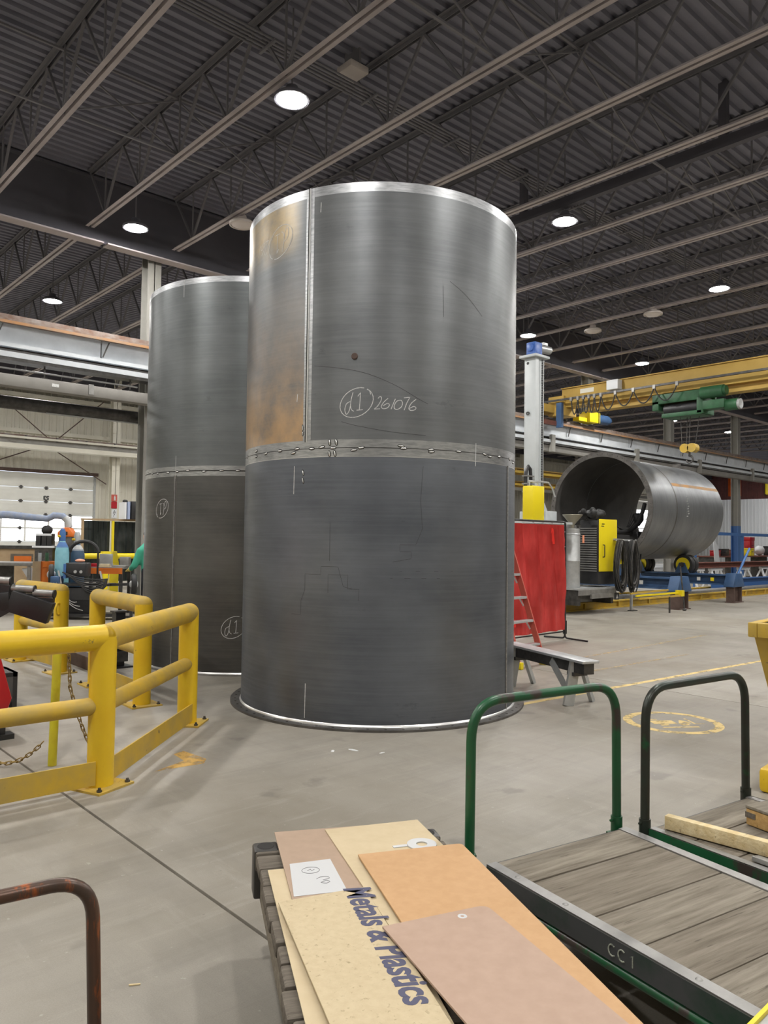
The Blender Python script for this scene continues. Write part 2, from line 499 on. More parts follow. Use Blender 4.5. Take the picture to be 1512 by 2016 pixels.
def corrugated(mb, p0, p1, z0, z1, pitch=.30, depth=.045, nrm=(0, -1)):
    """trapezoidal cladding between two plan points"""
    p0 = Vector(p0); p1 = Vector(p1); d = (p1 - p0); L = d.length; d.normalize()
    n = Vector(nrm); pts = []; t = 0
    while t < L - 1e-4:
        for dt, o in ((0, 0), (pitch * .55, 0), (pitch * .65, depth), (pitch * .9, depth)):
            if t + dt < L: pts.append((t + dt, o))
        t += pitch
    pts.append((L, 0))
    vs = []
    for tt, o in pts:
        q = p0 + d * tt + n * o
        vs += [(q.x, q.y, z0), (q.x, q.y, z1)]
    mb.add(vs, [(2 * k, 2 * k + 2, 2 * k + 3, 2 * k + 1) for k in range(len(pts) - 1)])
    return mb

# back wall with two overhead doors
DA, DB, DT = 7.4, 13.22, 4.27
EA, EB, ET = 55.5, 64.5, 5.6
mb = MB()
corrugated(mb, (XA, YB), (DA, YB), 0, ZT)
corrugated(mb, (DA, YB), (DB, YB), DT, ZT)
corrugated(mb, (DB, YB), (EA, YB), 0, ZT)
corrugated(mb, (EA, YB), (EB, YB), ET, ZT)
corrugated(mb, (EB, YB), (XB, YB), 0, ZT)
wb = struct('wall_back', mb, 'cladding', sharp=10)
for z in (5.9, 7.4):
    obj('wall_girt', MB().box(XA, XB, YB - .22, YB - .05, z, z + .16), 'cladding', wb)
mb = MB()
corrugated(mb, (XB, YA), (XB, YB), 0, 5.7, nrm=(-1, 0))
wr = struct('wall_right', mb, 'claddingwhite', sharp=10)
mb = MB(); corrugated(mb, (XB - .05, YA), (XB - .05, YB), 5.7, ZT, nrm=(-1, 0))
obj('upper_cladding', mb, 'claddingred', wr, sharp=10)
struct('wall_front', corrugated(MB(), (XB, YA), (XA, YA), 0, ZT, nrm=(0, 1)), 'cladding', sharp=10)
struct('wall_left', corrugated(MB(), (XA, YA), (XA, YB), 0, ZT, nrm=(1, 0)), 'cladding', sharp=10)

# roof deck: ribs run along X
prof = []; y = YA
while y < YB:
    for dy, z in ((0, 0), (.075, 0), (.095, -.055), (.180, -.055), (.2, 0)):
        prof.append((min(y + dy, YB), ZT + z))
    y += .2
vs = []
for yy, z in prof: vs += [(XA, yy, z), (XB, yy, z)]
struct('ceiling', MB().add(vs, [(2 * k, 2 * k + 1, 2 * k + 3, 2 * k + 2) for k in range(len(prof) - 1)]), 'deckceil', sharp=10)
struct('roof_sheet', MB().box(XA, XB, YA, YB, ZT + .03, ZT + .12), 'deckceil')

# overhead sectional doors
def sectional_door(n, x0, x1, top, zs, glazed, cols, hinge_xs=None):
    root = struct('door_%d' % n, MB().box(x0, x0 + .08, YB - .10, YB + .02, 0, top).box(x1 - .08, x1, YB - .10, YB + .02, 0, top), 'galv')
    for i in range(len(zs) - 1):
        z0, z1 = zs[i], zs[i + 1]
        if i not in glazed:
            mb = MB().box(x0 + .08, x1 - .08, YB - .06, YB - .01, z0 + .006, z1 - .006)
            p = obj('door_panel', mb, 'doorwhite', root, bevel=.008)
            for q in (.25, .5, .75):
                mb = MB().box(x0 + .1, x1 - .1, YB - .066, YB - .058, z0 + (z1 - z0) * q - .012, z0 + (z1 - z0) * q + .012)
                obj('pressed_rib', mb, 'doorwhite', p)
        else:
            wd = (x1 - x0 - .16) / cols
            mb = MB().box(x0 + .08, x1 - .08, YB - .06, YB - .01, z0, z0 + .035).box(x0 + .08, x1 - .08, YB - .06, YB - .01, z1 - .035, z1)
            for k in range(cols + 1):
                xx = x0 + .08 + wd * k
                mb.box(max(xx - .035, x0 + .08), min(xx + .035, x1 - .08), YB - .06, YB - .01, z0 + .035, z1 - .035)
            p = obj('glazed_section', mb, 'doorwhite', root)
            for k in range(cols):
                xx = x0 + .08 + wd * k
                obj('window_pane', MB().box(xx + .035, xx + wd - .035, YB - .04, YB - .03, z0 + .035, z1 - .035), 'pane', p)
    if hinge_xs:
        for z in zs[1:-1]:
            for hx in hinge_xs:
                obj('hinge', MB().box(hx - .05, hx + .05, YB - .085, YB - .06, z - .07, z + .07).box(hx - .09, hx + .09, YB - .08, YB - .06, z - .02, z + .02), 'darksteel', root)
    return root
d1 = sectional_door(1, DA, DB, DT, [0, .62, 1.36, 1.93, 2.50, 3.06, 3.64, 4.26], (2, 3), 6, (10.1, 11.12, 12.14))
me = text_mesh('door_number', '53', .24, .002, 0, .012)
obj('door_number', me, 'blackpaint', d1, loc=(11.24, YB - .075, 3.30), rot=(PI / 2, PI, 0), label='upside-down black number 53')
sectional_door(2, EA, EB, ET, [0, 1.0, 2.1, 2.9, 3.7, 4.5, ET], (2, 3, 4), 7)
obj('door_header', MB().box(DA - .1, DB + .1, YB - .12, YB - .05, DT, DT + .14), 'rustbrown', d1)

# structural columns along the runway line and the back line
def h_column(name, label, x, y, z0, z1, wdt=.30, mat='colgrey', dep=.30, blue=None, along='x'):
    t = thing(name, label, 'column', (x, y, 0))
    h = wdt / 2; g = dep / 2
    if along == 'x':
        mb = MB().box(-h, -h + .02, -g, g, z0, z1).box(h - .02, h, -g, g, z0, z1).box(-h, h, -.01, .01, z0, z1)
    else:
        mb = MB().box(-h, h, -g, -g + .02, z0, z1).box(-h, h, g - .02, g, z0, z1).box(-.01, .01, -g, g, z0, z1)
    obj('shaft', mb, mat, t)
    obj('base_plate', MB().box(-h - .1, h + .1, -g - .1, g + .1, 0, .03), 'darksteel', t)
    if blue:
        e = .004
        mb = MB()
        if along == 'x':
            mb.box(-h - e, -h + .024, -g - e, g + e, .03, blue).box(h - .024, h + e, -g - e, g + e, .03, blue).box(-h, h, -.014, .014, .03, blue)
        else:
            mb.box(-h - e, h + e, -g - e, -g + .024, .03, blue).box(-h - e, h + e, g - .024, g + e, .03, blue).box(-.014, .014, -g, g, .03, blue)
        obj('blue_paint_band', mb, 'brightblue', t)
    return t
YR = 15.3
labs = {7.22: 'grey steel column just left of the rear tank', 12.3: 'steel column hidden behind the two standing tanks', 17.8: 'steel column behind the front tank right edge',
        23.9: 'steel column behind the crane bridge end near the mast', 29.85: 'steel column above the lying tank, behind the green hoist ropes',
        36.15: 'grey column with blue lower part right of the lying tank', 42.4: 'far grey column at the right edge of the hall'}
for x, lb in labs.items():
    h_column('building_column', lb, x, YR + .42, 0, 8.6, .30, 'colgrey', .32, 2.5 if x > 30 else None, 'y')
for x, lb in ((13.5, 'pale column on the back wall carrying the white A7 sign'), (19.6, 'pale back wall column behind the rear tank'), (42.0, 'far pale column on the back wall right of the mast'),
              (48.0, 'far back wall column seen beside the lying tank')):
    c = h_column('wall_column', lb, x, 32.6, 0, 8.6, .34, 'cladding', .34, None, 'y')

# roof girder on the column line
def i_beam(mb, p0, p1, h, wdt, tf=.025, tw=.015):
    """p0,p1 at the bottom centre"""
    p0 = Vector(p0); p1 = Vector(p1)
    mb.bar(p0 + Vector((0, 0, tf / 2)), p1 + Vector((0, 0, tf / 2)), wdt, tf)
    mb.bar(p0 + Vector((0, 0, h - tf / 2)), p1 + Vector((0, 0, h - tf / 2)), wdt, tf)
    mb.bar(p0 + Vector((0, 0, h / 2)), p1 + Vector((0, 0, h / 2)), tw, h - 2 * tf)
    return mb
g = thing('roof_girder', 'deep dark roof girder running across the hall below the deck', 'girder', (0, YR, 7.52))
obj('web', MB().box(XA, XB, -.01, .01, .03, 1.28), 'girder', g)
obj('top_flange', MB().box(XA, XB, -.13, .13, 1.28, 1.31), 'girder', g)
x = XA
while x < XB:
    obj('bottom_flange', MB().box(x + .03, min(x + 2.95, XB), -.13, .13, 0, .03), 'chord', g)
    x += 3.0
g = thing('roof_girder', 'far roof girder along the back wall above the overhead door', 'girder', (0, 32.6, 7.6))
obj('web', i_beam(MB(), (XA, 0, 0), (XB, 0, 0), 1.2, .26), 'girder', g)

# open-web joists: bottom chord two angles in a floor-lit tone, top chord, zigzag web
def joist(name, label, cat, L):
    t = thing(name, label, cat)
    for s_ in (-1, 1):
        xa, xb = (-.085, -.022) if s_ < 0 else (.022, .085)
        mb = MB().box(xa, xb, 0, L, 0, .008)
        xv = -.030 if s_ < 0 else .022
        mb.box(xv, xv + .008, 0, L, .008, .065)
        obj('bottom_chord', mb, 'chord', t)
    mb = MB().box(-.085, -.022, 0, L, 1.10, 1.108).box(.022, .085, 0, L, 1.10, 1.108).box(-.03, -.022, 0, L, 1.04, 1.1).box(.022, .03, 0, L, 1.04, 1.1)
    obj('top_chord', mb, 'joist', t)
    mb = MB(); n = int(round(L / 1.52)); st = L / n
    for k in range(n):
        y0 = k * st
        mb.bar((0, y0, 1.07), (0, y0 + st / 2, .04), .04, .04)
        mb.bar((0, y0 + st / 2, .04), (0, y0 + st, 1.07), .04, .04)
        mb.bar((0, y0 + st / 2, .04), (0, y0 + st / 2, 1.07), .025, .025)
    obj('web_lattice', mb, 'joist', t)
    return t
ordw = 'first second third fourth fifth sixth seventh eighth ninth tenth eleventh twelfth thirteenth fourteenth fifteenth sixteenth seventeenth eighteenth nineteenth twentieth twenty-first twenty-second twenty-third twenty-fourth twenty-fifth twenty-sixth twenty-seventh twenty-eighth'.split()
j0 = joist('roof_joist', 'open-web roof joist nearest the upper left corner', 'joist', 18.0)
j0.location = (3.80, -2.9, 7.74)
for k in range(1, 26):
    lb = 'open-web roof joist, %s counted from the upper left corner' % ordw[k]
    dup(j0, (3.80 + 1.83 * k, -2.9, 7.74), None, lb, 'roof joists on the near side of the girder')
j1 = joist('roof_joist', 'open-web roof joist over the far bay, leftmost above the back door', 'joist', 18.0)
j1.location = (1.97, 15.5, 7.74)
for k in range(1, 28):
    lb = 'open-web roof joist of the far bay, %s from its left end' % ordw[k]
    dup(j1, (1.97 + 1.83 * k, 15.5, 7.74), None, lb, 'far bay roof joists')

# bridging between the joists
def bridging(y, label):
    t = thing('joist_bridging', label, 'bridging', (0, y, 7.74))
    obj('lower_angle', MB().box(1.9, 34, -.02, .02, .066, .096), 'joist', t)
    obj('upper_angle', MB().box(1.9, 34, -.02, .02, .99, 1.02), 'joist', t)
    for k in range(0, 9):
        xx = 3.80 + 1.83 * k
        obj('cross_brace', MB().bar((xx, 0, .1), (xx + 1.83, 0, .98), .022, .022), 'joist', t)
        obj('cross_brace', MB().bar((xx, .03, .98), (xx + 1.83, .03, .1), .022, .022), 'joist', t)
bridging(6.26, 'thin cross bridging between roof joists nearest the camera')
bridging(11.4, 'thin cross bridging between roof joists above the rear tank')
# conduits
t = thing('conduit_run', 'bundle of thin parallel conduits crossing under the ceiling above the tank', 'conduit', (0, 8.74, 8.36))
for k in range(5):
    obj('conduit', MB().cyl((XA + 8, k * .07 - .14, 0), (40, k * .07 - .14, 0), .016, n=8), 'joist', t)
for k in range(14):
    obj('strut_hanger', MB().box(k * 1.83 + 3.75, k * 1.83 + 3.79, -.2, .2, -.045, -.018), 'joist', t)
t = thing('ceiling_box', 'small pale square box under the ceiling right of the brightest lamp', 'box', (7.06, 8.70, 8.54))
obj('body', MB().box(-.17, .17, -.17, .17, 0, .10), 'lampdead', t, bevel=.01)
obj('bracket', MB().box(-.02, .02, -.17, .17, .10, .42), 'joist', t)
# dark hung beam with posts, right of the tank
t = thing('hung_beam', 'dark beam hung on posts below the ceiling at upper right', 'beam', (11.8, 0, 7.82))
obj('beam', MB().box(-.06, .06, -3, 12.6, 0, .18), 'girder', t)
for y in (1.4, 5.3, 9.2, 12.2):
    obj('hanger_post', MB().box(-.06, .06, y - .06, y + .06, .18, 1.08), 'girder', t)

# high bay lamps
def lamp_master(lit):
    t = thing('high_bay_lamp', 'lamp', 'lamp')
    mb = MB().lathe([(.03, .20), (.08, .19), (.10, .10), (.20, .075), (.24, .04), (.24, 0), (.21, 0), (.21, .03), (.0, .035)], 28)
    obj('housing', mb, 'girder' if lit else 'lampdead', t)
    obj('lens', MB().lathe([(0, -.035), (.10, -.028), (.17, -.008), (.205, .012), (.0, .02)], 28), 'lens' if lit else 'lampdead', t)
    obj('hanger_rod', MB().cyl((0, 0, .19), (0, 0, 1.28), .012, n=8), 'joist', t)
    return t
lit = [((5.85, 8.51), 'glowing high-bay lamp, the large one above the front tank'), ((6.16, 14.17), 'glowing high-bay lamp above the rear tank'),
       ((6.60, 20.1), 'glowing high-bay lamp farthest left above the runway beam'), ((11.85, 8.29), 'glowing high-bay lamp right of the front tank rim'),
       ((17.6, 8.02), 'glowing high-bay lamp nearest the right edge of the photo'), ((17.76, 13.66), 'glowing high-bay lamp just above the blue gearbox of the mast'),
       ((23.2, 13.15), 'glowing high-bay lamp above the ochre crane bridge'), ((35.1, 18.3), 'small glowing lamp behind the hoist ropes'),
       ((40.6, 18.0), 'small glowing lamp farthest right above the runway')]
hid = [(0.2, 8.4), (0.2, 14.2), (.2, 2.6), (.2, -3.2), (6.0, 2.6), (6.0, -3.2), (11.9, 2.6), (11.9, -3.2), (17.6, 2.6), (17.6, -3.2), (23.3, 2.6), (23.4, 7.8), (29, 7.6), (-6, 8.4), (-6, 2.6), (-6, 14.2),
       (12.0, 14.0), (12.0, 20), (17.7, 20), (23.2, 20), (0.8, 20), (0.8, 26.5), (35, 7.6), (6.2, 26.5), (12.7, 26), (18, 27), (24, 28), (30, 28), (64, 20), (58, 14), (50, 12), (46, 8), (66, 25), (66, 13), (-5, 26.5), (2, 31)]  # far bay and end wall entries are added to brighten those walls
L0 = lamp_master(True)
first = True
for (x, y), lb in lit + [(p, 'unseen high-bay lamp, grid lamps plus extras added to brighten far walls') for p in hid]:
    if first:
        L0.location = (x, y, 7.58); L0['label'] = lb; L0['group'] = 'glowing high-bay lamps'; first = False
    else:
        dup(L0, (x, y, 7.58), None, lb, 'glowing high-bay lamps')
D0 = lamp_master(False)
for i, (x, y, lb) in enumerate([(7.6, 12.65, 'unlit lamp disc at the left edge of the front tank rim'), (18.75, 12.15, 'unlit lamp disc right of the lamp over the blue gearbox'),
                                (18.45, 10.15, 'unlit lamp disc below the roof joists left of the right-hand lamp')]):
    if i == 0: D0.location = (x, y, 7.6); D0['label'] = lb; D0['group'] = 'unlit lamps'
    else: dup(D0, (x, y, 7.6), None, lb, 'unlit lamps')

# ------------------------------------------------------------------ crane runway
t = thing('crane_runway', 'long pale crane runway girder with rusty rail crossing behind the tanks', 'runway beam', (0, YR, 0))
XL, XR = -6.0, 60.0
obj('crane_rail', MB().box(XL, XR, -.035, .035, 5.66, 5.74).box(XL, XR, -.06, .06, 5.63, 5.66), 'railrust', t)
obj('top_flange', MB().box(XL, XR, -.17, .17, 5.56, 5.63), 'railrust', t)
obj('flange_edge', MB().box(XL, XR, -.19, -.17, 5.54, 5.59), 'railorange', t)
x = XL
while x < XR:
    obj('web_panel', MB().box(x + .015, min(x + 1.98, XR), -.02, .02, 5.20, 5.56), 'runwaywhite', t)
    obj('stiffener', MB().bar((x, -.10, 5.22), (x + .12, -.10, 5.53), .025, .02), 'darksteel', t)
    x += 2.0
obj('middle_flange', MB().box(XL, XR, -.20, .17, 5.10, 5.17), 'runwaywhite', t)
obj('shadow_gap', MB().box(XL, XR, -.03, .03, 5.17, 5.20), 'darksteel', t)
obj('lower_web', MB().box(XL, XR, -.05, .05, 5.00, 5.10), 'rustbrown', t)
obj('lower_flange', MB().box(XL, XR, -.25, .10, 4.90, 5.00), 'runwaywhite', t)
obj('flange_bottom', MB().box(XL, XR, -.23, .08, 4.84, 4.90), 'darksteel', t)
obj('conductor_bar', MB().box(XL, XR, -.11, -.07, 5.03, 5.07), 'darksteel', t)
t = thing('cable_tray_beam', 'grey box beam hung under the runway at left', 'beam', (0, YR, 0))
obj('box_section', MB().box(XL, 12.0, -.18, .06, 4.38, 4.60), 'traygrey', t, bevel=.01)
for x in (1.0, 4.9, 6.6, 8.6):
    obj('hanger_rod', MB().cyl((x, -.05, 4.58), (x, -.05, 4.86), .015, n=8), 'darksteel', t)
    obj('clamp', MB().box(x - .05, x + .05, -.12, .02, 4.58, 4.63), 'darksteel', t)
for x in (3.6, 5.7):
    obj('splice_plate', MB().box(x, x + .10, -.195, -.18, 4.42, 4.62), 'greysteel', t)
obj('thin_pipe', MB().cyl((XL, -.06, 4.72), (6.75, -.06, 4.72), .018, n=8), 'galv', t)
obj('label_plate', MB().box(5.0, 5.13, -.186, -.18, 4.47, 4.53), 'chalk', t)
t = thing('cable_tray_beam', 'grey box beam under the runway above the lying tank', 'beam', (0, YR, 0))
obj('box_section', MB().box(16.0, 58.0, -.16, .10, 4.62, 4.83), 'traygrey', t, bevel=.01)
for x in (20.9, 26.2, 31.2, 36.4, 42.0):
    obj('hanger_post', MB().box(x - .09, x + .09, -.30, -.17, 4.60, 5.16), 'colgrey', t)
t = thing('air_duct', 'round dark duct running under the grey box beam at left', 'duct', (0, 16.05, 4.22))
obj('duct', MB().cyl((-4, 0, 0), (9.5, 0, 0), .13, n=20), 'darksteel', t)
obj('bright_strip', MB().cyl((5.2, -.03, -.13), (7.4, -.03, -.13), .02, n=8), 'galv', t)
# back bay runway
t = thing('crane_runway', 'cream runway beam on the back wall above the overhead door', 'runway beam', (0, 32.0, 0))
obj('rail', MB().box(-8, 60, -.04, .04, 5.50, 5.58), 'railrust', t)
obj('top_flange', MB().box(-8, 60, -.20, .20, 5.42, 5.50), 'cladding', t)
obj('web', MB().box(-8, 60, -.02, .02, 5.06, 5.42), 'runwaygrey', t)
obj('bottom_flange', MB().box(-8, 60, -.30, .20, 5.02, 5.20), 'cladding', t)
for k in range(12):
    obj('rail_clip', MB().box(k * 1.2 + 6, k * 1.2 + 6.06, -.12, .12, 5.40, 5.56), 'darksteel', t)
t = thing('wall_brace', 'crossed thin brace rods in front of the left back wall', 'brace', (0, 33.2, 0))
for a, b in (((8.6, 7.5), (11.0, 5.6)), ((13.2, 7.5), (11.2, 5.6)), ((8.0, 4.2), (10.6, 5.3)), ((13.4, 3.9), (11.0, 5.3))):
    obj('brace_rod', MB().cyl((a[0], 0, a[1]), (b[0], 0, b[1]), .022, n=8), 'rustbrown', t)
# signs on the wall column
t = thing('column_sign', 'white A7 sign below red plates on the pale wall column', 'sign', (13.45, 32.40, 0))
obj('white_plate', MB().box(-.10, .12, -.01, .01, 2.42, 2.80), 'claddingwhite', t)
obj('red_plate', MB().box(-.13, .12, -.012, .012, 2.83, 3.12), 'red', t)
obj('extinguisher_plate', MB().box(-.13, .12, -.012, .012, 3.14, 3.42), 'ladderred', t)
obj('extinguisher_icon', MB().box(-.02, .05, -.016, -.012, 3.17, 3.33).box(0, .03, -.016, -.012, 3.33, 3.38), 'chalk', t)
for ch, z in (('A', 2.62), ('7', 2.47)):
    obj('letter', text_mesh('letter', ch, .19, .002), 'blackpaint', t, loc=(-.05, -.014, z), rot=(PI / 2, 0, 0))

# ------------------------------------------------------------------ overhead crane
XC = 21.2
t = thing('crane_bridge', 'ochre box-girder crane bridge spanning from the runway to the right', 'crane', (XC, 0, 0))
obj('girder', MB().box(-.22, .22, -4, 14.75, 6.02, 6.62), 'craneyellow', t, bevel=.012)
obj('top_plate', MB().box(-.28, .28, -4, 14.75, 6.62, 6.65), 'craneyellow', t)
obj('lower_web', MB().box(-.02, .02, -4, 13.9, 5.86, 6.0), 'craneyellow', t)
obj('bottom_flange', MB().box(-.19, .19, -4, 13.9, 5.80, 5.86), 'craneyellow', t)
obj('walkway_angle', MB().box(-.30, -.22, -4, 14.75, 6.28, 6.30), 'darksteel', t)
obj('end_truck', MB().box(-1.15, .90, 14.95, 15.45, 5.86, 6.12), 'craneyellow', t, bevel=.015)
obj('end_connection', MB().box(-.34, .34, 14.6, 15.2, 5.76, 6.4), 'craneyellow', t, bevel=.015)
for dx in (-.95, .7):
    obj('travel_wheel', MB().cyl((dx, 15.2, 5.843), (dx, 15.4, 5.843), .10, n=20), 'darksteel', t)
obj('bumper_bracket', MB().box(-.46, -.34, 14.6, 14.8, 5.35, 6.15), 'blue', t)
obj('collector_arm', MB().box(-1.2, -.4, 14.78, 14.88, 5.42, 5.56), 'rustred', t)
obj('maker_plate', MB().box(-.226, -.22, 13.55, 14.05, 6.40, 6.54), 'cladding', t)
obj('control_box', MB().box(-.48, -.22, 12.55, 12.95, 6.32, 6.62), 'claddingwhite', t, bevel=.02)
obj('festoon_track', MB().box(-.52, -.47, -4, 15.3, 6.20, 6.26), 'darksteel', t)
ys = [14.2, 13.95, 13.75, 13.55, 13.35, 13.12, 12.62, 12.02, 11.35, 10.65]
for a, b in zip(ys[:-1], ys[1:]):
    obj('festoon_loop', MB().tube(catenary((-.5, a, 6.18), (-.5, b, 6.18), .48 if a > 13 else .42, 12), .020, 6), 'black', t)
for yk in ys:
    obj('festoon_trolley', MB().box(-.53, -.46, yk - .04, yk + .04, 6.14, 6.26), 'greysteel', t)
t = thing('overhead_hoist', 'green trolley hoist hanging from the ochre crane bridge', 'hoist', (XC, 0, 0))
obj('trolley_frame', MB().box(-.34, -.25, 9.9, 11.5, 5.70, 5.98).box(.25, .34, 9.9, 11.5, 5.70, 5.98).box(-.34, .34, 11.30, 11.5, 5.52, 5.78), 'cranegreen', t, bevel=.01)
obj('drum', MB().cyl((-.05, 10.0, 5.54), (-.05, 11.2, 5.54), .20, n=24), 'blackpaint', t)
obj('drum_housing', MB().box(-.36, .3, 10.0, 11.2, 5.28, 5.40).box(-.36, .3, 9.95, 10.15, 5.3, 5.75), 'cranegreen', t, bevel=.015)
obj('motor', MB().cyl((-.40, 9.35, 5.84), (-.40, 9.98, 5.84), .17, n=20).cyl((-.40, 9.28, 5.84), (-.40, 9.36, 5.84), .13, n=20), 'cranegreen', t)
obj('gear_case', MB().box(-.42, -.05, 9.35, 9.95, 5.38, 5.62).cyl((-.2, 9.05, 5.46), (-.2, 9.4, 5.46), .16, n=20), 'cranegreen', t, bevel=.01)
obj('brake_cap', MB().cyl((-.2, 8.98, 5.46), (-.2, 9.06, 5.46), .14, n=20), 'galv', t)
for k, (dy, dx) in enumerate(((10.75, -.1), (10.62, .05), (10.45, -.1), (10.25, .05))):
    obj('wire_rope', MB().cyl((dx, dy, 5.40), (dx * .6, 10.55 + (dy - 10.5) * .7, 4.42), .010, n=6), 'darksteel', t)
blk = obj('hook_block', MB().cyl((-.12, 10.64, 4.38), (.12, 10.64, 4.38), .13, n=20).cyl((-.12, 10.42, 4.38), (.12, 10.42, 4.38), .13, n=20), 'yellowdusty', t)
hk = [(0, 10.53 + .10 * math.cos(a), 4.06 + .10 * math.sin(a)) for a in [PI / 2 + k * (1.45 * PI) / 12 for k in range(13)]]
obj('hook', MB().tube([(0, 10.53, 4.34), (0, 10.53, 4.22)] + hk, [.035, .03] + [.035 - .0012 * k for k in range(13)], 8), 'darksteel', blk)
t = thing('chain_hoist_unit', 'bright yellow hoist unit with dark motor on the runway top', 'hoist', (23.35, YR - .2, 5.74))
obj('body', MB().box(-.55, .10, -.22, .22, .05, .42), 'yellowbright', t, bevel=.02)
obj('rail_arm', MB().box(-1.05, -.5, -.12, .12, .05, .18), 'yellowbright', t)
obj('strap', MB().box(-.02, .02, -.24, .24, .04, .46), 'darksteel', t)
obj('motor', MB().cyl((.1, 0, .24), (.85, 0, .26), .17, n=18).cyl((.85, 0, .26), (1.0, 0, .26), .12, n=18), 'blue', t)
# yellow cranes of the next bay, seen under the runway
for i, (x0, x1, y, z0, z1, lb) in enumerate([(27, 37.5, 24.0, 4.98, 5.30, 'upper ochre crane beam seen behind the pale mast'), (27, 37.0, 24.6, 4.42, 4.72, 'lower ochre crane beam seen behind the pale mast'),
                                           (38, 52, 22.5, 6.2, 6.45, 'bright ochre beam seen above the lying tank')]):
    t = thing('far_crane_beam', lb, 'crane', (0, y, 0))
    obj('girder', i_beam(MB(), (x0, 0, z0), (x1, 0, z0), z1 - z0, .30, .05, .06), 'craneyellow' if i < 2 else 'yellow', t)
    obj('side_channel', MB().box(x0, x1, -.30, -.22, z0 + .05, z0 + .16), 'yellow', t)
    for k in range(5):
        xx = x0 + (x1 - x0) * (k + .5) / 5
        obj('stiffener', MB().box(xx - .02, xx + .02, -.15, .15, z0 + .05, z1 - .05), 'craneyellow', t)

# ================================================================== TANKS
def flange_ring(r0, r1, z0, z1, N, hr, rh=None):
    """annular plate with N real bolt holes"""
    mb = MB(); rh = rh or (r0 + r1) / 2; da = 2 * PI / N
    for k in range(N):
        a0 = k * da; am = a0 + da / 2
        out = []
        for (rr, t) in ((r0, 0), (r0, .5), (r0, 1), (rh, 1), (r1, 1), (r1, .5), (r1, 0), (rh, 0)):
            out.append((rr * math.cos(a0 + t * da), rr * math.sin(a0 + t * da)))
        cx, cy = rh * math.cos(am), rh * math.sin(am); inn = []
        er = (math.cos(am), math.sin(am)); et = (-math.sin(am), math.cos(am))
        for (u, v) in ((-.7071, -.7071), (-1, 0), (-.7071, .7071), (0, 1), (.7071, .7071), (1, 0), (.7071, -.7071), (0, -1)):
            inn.append((cx + hr * (u * er[0] + v * et[0]), cy + hr * (u * er[1] + v * et[1])))
        vs = [(x, y, z1) for x, y in out] + [(x, y, z1) for x, y in inn] + [(x, y, z0) for x, y in out] + [(x, y, z0) for x, y in inn]
        fs = []
        for i in range(8):
            j = (i + 1) % 8
            fs += [(i, j, 8 + j, 8 + i), (16 + i, 24 + i, 24 + j, 16 + j), (8 + i, 8 + j, 24 + j, 24 + i)]
        fs += [(0, 16, 17, 1), (1, 17, 18, 2), (4, 20, 21, 5), (5, 21, 22, 6)]
        mb.add(vs, fs)
    return mb

def shell(r, t, z0, z1, n=144):
    return MB().lathe([(r, z0), (r, z1), (r - t, z1), (r - t, z0)], n, closed=True)

def skin_patch(r, ph0, ph1, z0, z1, off=.0008, n=None):
    """curved patch lying on a shell; ph measured to the right of local -Y"""
    mb = MB(); n = n or max(2, int(abs(ph1 - ph0) / .02)); vs = []
    for k in range(n + 1):
        p = ph0 + (ph1 - ph0) * k / n
        for z in (z0, z1): vs.append(((r + off) * math.sin(p), -(r + off) * math.cos(p), z))
    return mb.add(vs, [(2 * k, 2 * k + 2, 2 * k + 3, 2 * k + 1) for k in range(n)])

def chalk(mb, r, strokes, wd=.006, off=.0015, sub=3):
    """strokes: polylines of (arc metres u, z) drawn as ribbons on a cylinder"""
    for st in strokes:
        pts = []
        for a, b in zip(st[:-1], st[1:]):
            for k in range(sub): pts.append((a[0] + (b[0] - a[0]) * k / sub, a[1] + (b[1] - a[1]) * k / sub))
        pts.append(st[-1]); vs = []
        for i, (u, z) in enumerate(pts):
            a = pts[max(i - 1, 0)]; b = pts[min(i + 1, len(pts) - 1)]
            d = Vector((b[0] - a[0], b[1] - a[1]))
            d = d.normalized() if d.length > 1e-9 else Vector((1, 0))
            for s_ in (-1, 1):
                uu = u - d.y * s_ * wd / 2; zz = z + d.x * s_ * wd / 2; p = uu / r
                vs.append(((r + off) * math.sin(p), -(r + off) * math.cos(p), zz))
        mb.add(vs, [(2 * k, 2 * k + 1, 2 * k + 3, 2 * k + 2) for k in range(len(pts) - 1)])
    return mb

def bez(pts, n=5):
    """smooth a stroke (Catmull-Rom)"""
    out = []
    P = [pts[0]] + list(pts) + [pts[-1]]
    for i in range(1, len(P) - 2):
        p0, p1, p2, p3 = P[i - 1:i + 3]
        for k in range(n):
            t = k / n
            out.append(tuple(.5 * ((2 * p1[j]) + (-p0[j] + p2[j]) * t + (2 * p0[j] - 5 * p1[j] + 4 * p2[j] - p3[j]) * t * t + (-p0[j] + 3 * p1[j] - 3 * p2[j] + p3[j]) * t ** 3) for j in (0, 1)))
    out.append(pts[-1])
    return out
